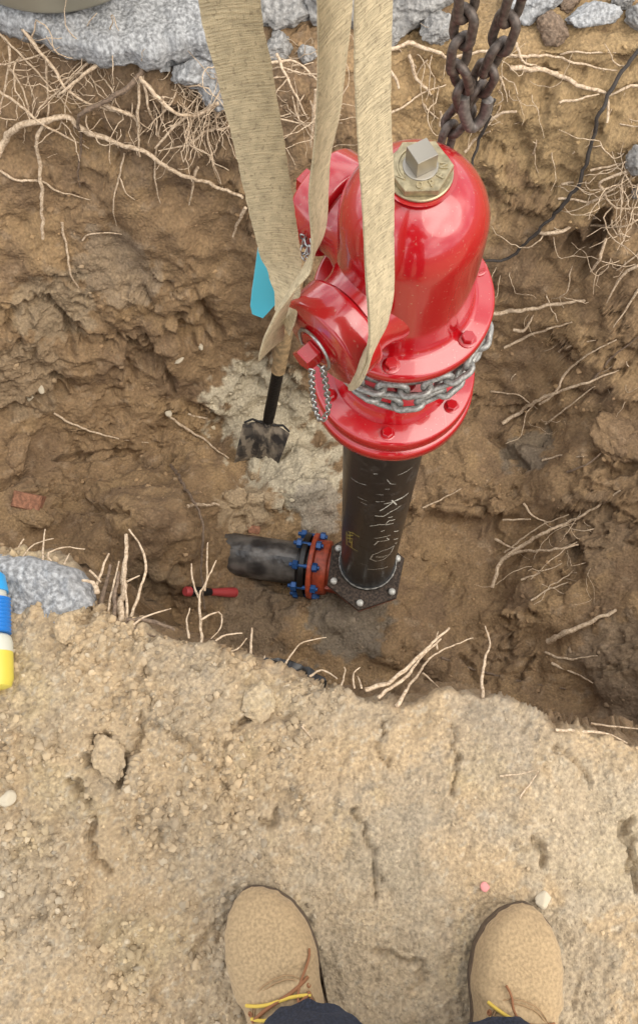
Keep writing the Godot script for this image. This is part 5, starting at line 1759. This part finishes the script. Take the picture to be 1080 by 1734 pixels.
func skin(bones: Array, cell: float, k: float) -> MB:
	# bones: [a, b, radius a, radius b, colour]; surface nets of their smooth union
	var lo := Vector3(9, 9, 9)
	var hi := -lo
	for q in bones:
		for e in [[q[0], q[2]], [q[1], q[3]]]:
			lo = lo.min(e[0] - Vector3.ONE * (e[1] + 0.05))
			hi = hi.max(e[0] + Vector3.ONE * (e[1] + 0.05))
	var n := Vector3i(((hi - lo) / cell).ceil())
	var f := PackedFloat32Array()
	f.resize(n.x * n.y * n.z)
	f.fill(1.0)
	for q in bones:
		var a: Vector3 = q[0]
		var b: Vector3 = q[1]
		var ra: float = q[2]
		var rb: float = q[3]
		var m := maxf(ra, rb) + 0.045
		var c0 := Vector3i(((a.min(b) - Vector3.ONE * m - lo) / cell).floor()).max(Vector3i.ZERO)
		var c1 := Vector3i(((a.max(b) + Vector3.ONE * m - lo) / cell).ceil()).min(n - Vector3i.ONE)
		var ab := b - a
		var l2 := maxf(ab.length_squared(), 1e-9)
		for z in range(c0.z, c1.z + 1):
			for y in range(c0.y, c1.y + 1):
				for x in range(c0.x, c1.x + 1):
					var p := lo + Vector3(x, y, z) * cell
					var t := clampf((p - a).dot(ab) / l2, 0.0, 1.0)
					var d := (p - a - ab * t).length() - lerpf(ra, rb, t)
					var i := (z * n.y + y) * n.x + x
					f[i] = smin(f[i], d, k) if f[i] < 0.99 else d
	var mb := MB.new()
	var ids := {}
	var sy := n.x
	var sz := n.x * n.y
	for z in n.z - 1:
		for y in n.y - 1:
			for x in n.x - 1:
				var i := z * sz + y * sy + x
				var c := [f[i], f[i + 1], f[i + sy], f[i + sy + 1], f[i + sz], f[i + sz + 1], f[i + sz + sy], f[i + sz + sy + 1]]
				var ins := 0
				for q in c:
					if q < 0.0:
						ins += 1
				if ins == 0 or ins == 8:
					continue
				var s := Vector3.ZERO
				var cnt := 0
				for e in [[0, 1], [2, 3], [4, 5], [6, 7], [0, 2], [1, 3], [4, 6], [5, 7], [0, 4], [1, 5], [2, 6], [3, 7]]:
					var u: float = c[e[0]]
					var v: float = c[e[1]]
					if (u < 0.0) != (v < 0.0):
						var t := u / (u - v)
						var pa := Vector3(e[0] & 1, (e[0] >> 1) & 1, e[0] >> 2)
						var pb := Vector3(e[1] & 1, (e[1] >> 1) & 1, e[1] >> 2)
						s += pa.lerp(pb, t)
						cnt += 1
				var p := lo + (Vector3(x, y, z) + s / cnt) * cell
				var g := Vector3(c[1] - c[0] + c[3] - c[2] + c[5] - c[4] + c[7] - c[6], c[2] - c[0] + c[3] - c[1] + c[6] - c[4] + c[7] - c[5], c[4] - c[0] + c[5] - c[1] + c[6] - c[2] + c[7] - c[3]).normalized()
				var best := 9.0
				var col := Color.WHITE
				for q in bones:
					var ab: Vector3 = q[1] - q[0]
					var t := clampf((p - q[0]).dot(ab) / maxf(ab.length_squared(), 1e-9), 0.0, 1.0)
					var d: float = (p - q[0] - ab * t).length() - lerpf(q[2], q[3], t)
					if d < best:
						best = d
						col = q[4]
				ids[i] = mb.pt(p, g)
				mb.c.append(col)
	for i in ids:
		for e in [[1, sy, sz], [sy, sz, 1], [sz, 1, sy]]:
			var j: int = i + e[0]
			if (f[i] < 0.0) == (f[j] < 0.0):
				continue
			var q1: int = i - e[1]
			var q2: int = i - e[2]
			var q3: int = i - e[1] - e[2]
			if ids.has(q1) and ids.has(q2) and ids.has(q3):
				mb.quad(ids[i], ids[q1], ids[q3], ids[q2])
	return mb

func boot(parent: Node3D, toe: Vector3, turn: float, inner: float) -> void:
	# built pointing along -z, heel at the origin
	var holder := Transform3D(Basis(Vector3.UP, turn) * Basis.from_scale(Vector3(1.03, 1.0, 1.08)), Vector3.ZERO)
	var L := 0.288
	var heel := toe - holder.basis * Vector3(0, 0, -L)
	holder.origin = heel - parent.position
	var widths := [[0.0, 0.012], [0.006, 0.022], [0.02, 0.032], [0.05, 0.0365], [0.11, 0.037], [0.16, 0.045], [0.200, 0.0535], [0.230, 0.0515], [0.252, 0.0445], [0.270, 0.0330], [0.282, 0.0185], [0.288, 0.006]]
	var heights := [[0.0, 0.11], [0.03, 0.135], [0.07, 0.145], [0.105, 0.135], [0.125, 0.112], [0.15, 0.092], [0.19, 0.074], [0.23, 0.066], [0.258, 0.058], [0.274, 0.048], [0.284, 0.036], [0.288, 0.027]]
	var fz := noise(91, 26.0, FastNoiseLite.TYPE_SIMPLEX_SMOOTH, 3)
	var mb := MB.new()
	var ns := 72
	var nc := 36
	for j in ns + 1:
		var s := L * (1.0 - pow(1.0 - float(j) / ns, 1.5))
		var w := curve(widths, s)
		var h := curve(heights, s)
		var cx := inner * (0.012 * smoothstep(0.1, 0.26, s))
		for i in nc + 1:
			var a := PI * i / nc
			var ex := signf(cos(a)) * pow(absf(cos(a)), 0.62)
			var ey := pow(sin(a), 0.74)
			var p := Vector3(cx + ex * w, 0.020 + (h - 0.020) * ey, -s)
			var crease := 0.0030 * sin((s - 0.175) * 230.0 + ex * 2.0) * exp(-pow((s - 0.185) / 0.020, 2.0)) * ey
			p += Vector3(ex, ey, 0).normalized() * (fz.get_noise_3dv(p + Vector3(inner, 0, 0)) * 0.0016 + crease)
			mb.pt(holder * p, holder.basis * Vector3(ex, ey + 0.1, -0.2).normalized(), Vector2(float(i) / nc, s * 4.0))
	for j in ns:
		for i in nc:
			var q := j * (nc + 1) + i
			mb.quad(q, q + 1, q + nc + 2, q + nc + 1)
	mb.smooth_normals()
	var b := put("boot", mb.mesh(M.suede), parent)
	# sole: a welt standing slightly proud
	mb = MB.new()
	var ring := []
	for j in 41:
		var s := L * j / 40.0
		ring.append(Vector2(curve(widths, s) + 0.0012, s))
	var outline := []
	for q in ring:
		outline.append(Vector2(inner * 0.012 * smoothstep(0.1, 0.26, q.y) + q.x, -q.y))
	for k in range(40, -1, -1):
		outline.append(Vector2(inner * 0.012 * smoothstep(0.1, 0.26, ring[k].y) - ring[k].x, -ring[k].y))
	outline.insert(41, Vector2(inner * 0.012, -L - 0.0015))
	var cen := Vector2(0, -L * 0.5)
	var poly := []
	for q in outline:
		poly.append(q - cen)
	mb.prism(poly, 0.0, 0.023, 0.002, holder * Transform3D(Basis.IDENTITY, Vector3(0, 0, cen.y)))
	put("sole", mb.mesh(M.sole), b)
	# seams, eyelets and laces follow the upper
	var on := func(t: float, ang: float, off: float) -> Vector3:
		var w2 := curve(widths, t)
		var h2 := curve(heights, t)
		var ex := signf(cos(ang)) * pow(absf(cos(ang)), 0.62)
		var ey := pow(sin(ang), 0.74)
		return holder * (Vector3(inner * 0.012 * smoothstep(0.1, 0.26, t) + ex * w2, 0.020 + (h2 - 0.020) * ey, -t) + Vector3(ex, ey, -0.25).normalized() * off)
	for k in 2:
		var ps := []
		for i in 25:
			var f := i / 24.0
			ps.append(on.call(0.196 - 0.004 * k - 0.085 * pow(absf(f - 0.5) * 2.0, 1.6), PI * (0.06 + 0.88 * f), 0.0004))
		mb = MB.new()
		mb.tube(ps, range(25).map(func(_k): return 0.00085), 6)
		put("seam", mb.mesh(M.seam), b)
	for k in 3:
		var s := 0.148 + 0.0135 * k
		for v in 2:
			var ps := []
			for i in 15:
				var f := i / 14.0
				ps.append(on.call(s + (0.009 if v == 0 else -0.007) * (f - 0.5) * 2.0, PI * (0.30 + 0.40 * f), 0.0022 + 0.0012 * sin(f * PI)))
			mb = MB.new()
			mb.tube(ps, range(15).map(func(_k): return 0.0021), 8)
			put("lace", mb.mesh(M.lace if v == 0 else M.lace_brown), b)
		for e in [0.295, 0.705]:
			mb = MB.new()
			var c: Vector3 = on.call(s, PI * e, 0.0006)
			mb.lathe([Vector2(0, 0), Vector2(0.0036, 0), Vector2(0.003, 0.0014), Vector2(0.0014, 0.0015), Vector2(0.0012, 0.0004), Vector2(0, 0.0004)], 12)
			put("eyelet", mb.mesh(M.lace_brown), b, along(c, c - (holder * Vector3(0, 0.04, -s))))
	# loose lace end
	var ps2 := []
	for i in 9:
		var f := i / 8.0
		ps2.append(on.call(0.165 + 0.04 * f, PI * (0.42 - 0.17 * inner * f + 0.03 * sin(f * 5.0)), 0.003))
	mb = MB.new()
	mb.tube(ps2, range(9).map(func(_k): return 0.0016), 6)
	put("lace", mb.mesh(M.lace_brown), b)

func build_person() -> void:
	var lt := on_plane(403, 1512, 0.03)
	var rt_ := on_plane(911, 1537, 0.03)
	var g1 := ground_at(lt.x + 0.03, lt.z + 0.08).y
	var g2 := ground_at(rt_.x - 0.03, rt_.z + 0.08).y
	var o := thing("person", "photographer in dark trousers and tan suede boots standing on the ledge", "person", Vector3(0.05, minf(g1, g2), 0.32))
	boot(o, Vector3(lt.x, g1 + 0.001, lt.z), deg_to_rad(21.0), 1.0)
	boot(o, Vector3(rt_.x, g2 + 0.001, rt_.z), deg_to_rad(-19.0), -1.0)
	var tr := Color(0.022, 0.030, 0.058)
	var jk := Color(0.05, 0.055, 0.06)
	var sk := Color(0.48, 0.28, 0.19)
	var hr := Color(0.012, 0.010, 0.009)
	var la := Vector3(lt.x + 0.082, g1 + 0.13, lt.z + 0.204)
	var ra := Vector3(rt_.x - 0.074, g2 + 0.13, rt_.z + 0.194)
	var lk := Vector3(-0.05, 0.50, 0.345)
	var rk := Vector3(0.155, 0.50, 0.355)
	var lh := Vector3(-0.04, 0.90, 0.40)
	var rh := Vector3(0.14, 0.90, 0.40)
	var bones := [
		[la, la + Vector3(0, 0.10, 0.01), 0.064, 0.062, tr], [la + Vector3(0, 0.10, 0.01), lk, 0.062, 0.072, tr], [lk, lh, 0.072, 0.092, tr],
		[ra, ra + Vector3(0, 0.10, 0.01), 0.064, 0.062, tr], [ra + Vector3(0, 0.10, 0.01), rk, 0.062, 0.072, tr], [rk, rh, 0.072, 0.092, tr],
		[Vector3(-0.03, 0.94, 0.41), Vector3(0.13, 0.94, 0.41), 0.105, 0.105, tr],
		[Vector3(0.05, 0.98, 0.42), Vector3(0.05, 1.20, 0.42), 0.125, 0.125, jk], [Vector3(-0.02, 1.28, 0.42), Vector3(0.12, 1.28, 0.42), 0.115, 0.115, jk],
		[Vector3(-0.11, 1.38, 0.41), Vector3(0.21, 1.38, 0.41), 0.065, 0.065, jk],
		[Vector3(-0.13, 1.37, 0.41), Vector3(-0.21, 1.14, 0.33), 0.06, 0.047, jk], [Vector3(-0.21, 1.14, 0.33), Vector3(-0.075, 1.235, 0.10), 0.045, 0.034, jk],
		[Vector3(0.23, 1.37, 0.41), Vector3(0.27, 1.14, 0.33), 0.06, 0.047, jk], [Vector3(0.27, 1.14, 0.33), Vector3(0.085, 1.235, 0.10), 0.045, 0.034, jk],
		[Vector3(-0.075, 1.235, 0.10), Vector3(-0.05, 1.25, 0.055), 0.03, 0.026, sk], [Vector3(0.085, 1.235, 0.10), Vector3(0.055, 1.25, 0.055), 0.03, 0.026, sk],
		[Vector3(0.05, 1.40, 0.41), Vector3(0.05, 1.50, 0.385), 0.056, 0.052, sk], [Vector3(0.05, 1.54, 0.345), Vector3(0.05, 1.60, 0.355), 0.07, 0.082, sk], [Vector3(0.05, 1.60, 0.385), Vector3(0.05, 1.64, 0.375), 0.084, 0.076, hr],
		[Vector3(0.05, 1.555, 0.275), Vector3(0.05, 1.54, 0.268), 0.012, 0.015, sk]]
	var mb := skin(bones, 0.013, 0.035)
	# cloth folds on trousers and jacket
	var fz := noise(95, 9.0, FastNoiseLite.TYPE_SIMPLEX_SMOOTH, 3)
	for k in mb.v.size():
		if mb.c[k].r < 0.1:
			mb.v[k] += mb.n[k] * fz.get_noise_3dv(mb.v[k] * Vector3(1, 1.8, 1)) * 0.012
		mb.v[k] -= o.position
	put("body", mb.mesh(M.cloth), o)
	# trouser hems bunched over the boots
	for a in [la, ra]:
		mb = MB.new()
		var ns := 96
		var prof := [[0.062, 0.03], [0.069, 0.015], [0.074, -0.005], [0.078, -0.022], [0.0795, -0.034], [0.0775, -0.038], [0.074, -0.033], [0.070, -0.01]]
		for j in prof.size():
			for i in ns + 1:
				var t := TAU * i / ns
				var d := Vector3(cos(t), 0, sin(t))
				var w := fz.get_noise_3d(cos(t) * 0.13 + a.x * 9.0, prof[j][1] * 4.0, sin(t) * 0.13)
				var drop: float = prof[j][1] + 0.020 * fz.get_noise_2d(cos(t) * 0.07 + a.x * 5.0, sin(t) * 0.07)
				mb.pt(a + d * (prof[j][0] * (1.0 + w * 0.14)) * Vector3(0.97, 1, 1.08) + Vector3(0, drop, -0.006) - o.position, d if j < 6 else -d)
		for j in prof.size() - 1:
			for i in ns:
				var q := j * (ns + 1) + i
				mb.quad(q, q + 1, q + ns + 2, q + ns + 1)
		put("trouser_hem", mb.mesh(M.denim), o)
	# phone between the hands, behind the lens
	mb = MB.new()
	mb.box(Vector3(0.075, 0.008, 0.155), 0.003)
	var ph := put("phone", mb.mesh(M.black), null, Transform3D(Basis(rt, -fw, -up), CAM - fw * 0.022 - up * 0.05))
	tag(ph, "black phone held in both hands above the ledge", "phone")

func _ready() -> void:
	var cam := Camera3D.new()
	cam.name = "camera"
	cam.fov = 58.0034
	cam.near = 0.01
	cam.far = 200.0
	cam.transform = Transform3D(Basis(rt, up, -fw).orthonormalized(), CAM)
	add_child(cam)
	cam.current = true
	var sky_m := PanoramaSkyMaterial.new()
	sky_m.panorama = cloudy_sky()
	var sky := Sky.new()
	sky.sky_material = sky_m
	var env := Environment.new()
	env.background_mode = Environment.BG_SKY
	env.sky = sky
	env.tonemap_mode = Environment.TONE_MAPPER_LINEAR
	env.tonemap_exposure = 2.25
	env.sdfgi_enabled = true
	env.ssao_enabled = true
	env.ssil_enabled = true
	var we := WorldEnvironment.new()
	we.name = "environment"
	we.environment = env
	add_child(we)
	var sun := DirectionalLight3D.new()
	sun.name = "sun"
	sun.light_energy = 0.4
	sun.light_color = Color(1.0, 0.965, 0.91)
	sun.light_angular_distance = 60.0
	sun.shadow_enabled = true
	add_child(sun)
	sun.look_at_from_position(Vector3(1.5, 1.9, 0.8), Vector3.ZERO)
	setup_noise()
	make_materials()
	M.seam = mat(lin(0.30, 0.19, 0.095), 0.9)
	M.pink = mat(lin(0.62, 0.24, 0.22), 0.7)
	M.tool_red = mat(lin(0.36, 0.04, 0.04), 0.55)
	M.end_link = tri_detail(mat(lin(0.30, 0.26, 0.23), 0.5, 0.3), grey_tex(49, 0.05, 0.45, 1.0, 256, 4), null, 14.0, 0.3, false)
	M.rusty_black = tri_detail(mat(lin(0.028, 0.022, 0.019), 0.55, 0.3), grey_tex(44, 0.05, 0.3, 1.0, 256, 4), bump_tex(45, 0.05, 6.0, 256, 4), 12.0, 0.6, false)
	M.blade = blade_material(Color(0.03, 0.026, 0.024), Color(0.27, 0.22, 0.165), 0.7, 4.5, -0.1, 0.25)
	M.muddy_pipe = blade_material(Color(0.028, 0.025, 0.024), Color(0.14, 0.125, 0.11), 0.38, 3.0, -0.35, 0.5)
	M.blue_light = mat(lin(0.03, 0.30, 0.62), 0.35)
	M.blue = mat(lin(0.012, 0.16, 0.50), 0.35)
	M.bottle = mat(lin(0.55, 0.54, 0.45), 0.3)
	M.yellow = mat(lin(0.60, 0.50, 0.07), 0.3)
	build_ground()
	print("ground ", Time.get_ticks_msec())
	build_concrete()
	build_hydrant()
	build_water_main()
	build_chains()
	build_slings()
	print("hydrant ", Time.get_ticks_msec())
	build_roots()
	build_small_things()
	print("roots ", Time.get_ticks_msec())
	build_person()
	build_crumbs()
	print("done ", Time.get_ticks_msec())

func blade_material(bare: Color, mud: Color, rough: float, scale_: float, lo: float, hi: float) -> StandardMaterial3D:
	# dark surface with dried mud patches
	var im := Image.create(256, 256, false, Image.FORMAT_RGB8)
	var a := noise(47, 0.03, FastNoiseLite.TYPE_SIMPLEX_SMOOTH, 4)
	for y in 256:
		for x in 256:
			var s := smoothstep(lo, hi, a.get_noise_2d(x, y * 0.6))
			im.set_pixel(x, y, bare.lerp(mud, s).linear_to_srgb())
	var m := mat(Color.WHITE, rough)
	return tri_detail(m, ImageTexture.create_from_image(im), bump_tex(46, 0.04, 5.0, 256, 4), scale_, 0.5, false)

func cloudy_sky() -> ImageTexture:
	# thick broken cloud all round, no sun disc
	var w := 512
	var h := 256
	var im := Image.create(w, h, false, Image.FORMAT_RGBF)
	var a := noise(97, 1.6, FastNoiseLite.TYPE_SIMPLEX_SMOOTH, 5)
	for y in h:
		var el := PI * (0.5 - (y + 0.5) / h)
		for x in w:
			var az := TAU * (x + 0.5) / w
			var d := Vector3(cos(el) * cos(az), sin(el), cos(el) * sin(az))
			var q := Vector3(d.x, d.y * 1.6, d.z)
			var c := smoothstep(-0.35, 0.45, a.get_noise_3dv(q))
			var col := Color(0.40, 0.44, 0.51).lerp(Color(1.30, 1.28, 1.25), c)
			if el < 0.0:
				col = Color(0.30, 0.26, 0.20)
			im.set_pixel(x, y, col)
	return ImageTexture.create_from_image(im)
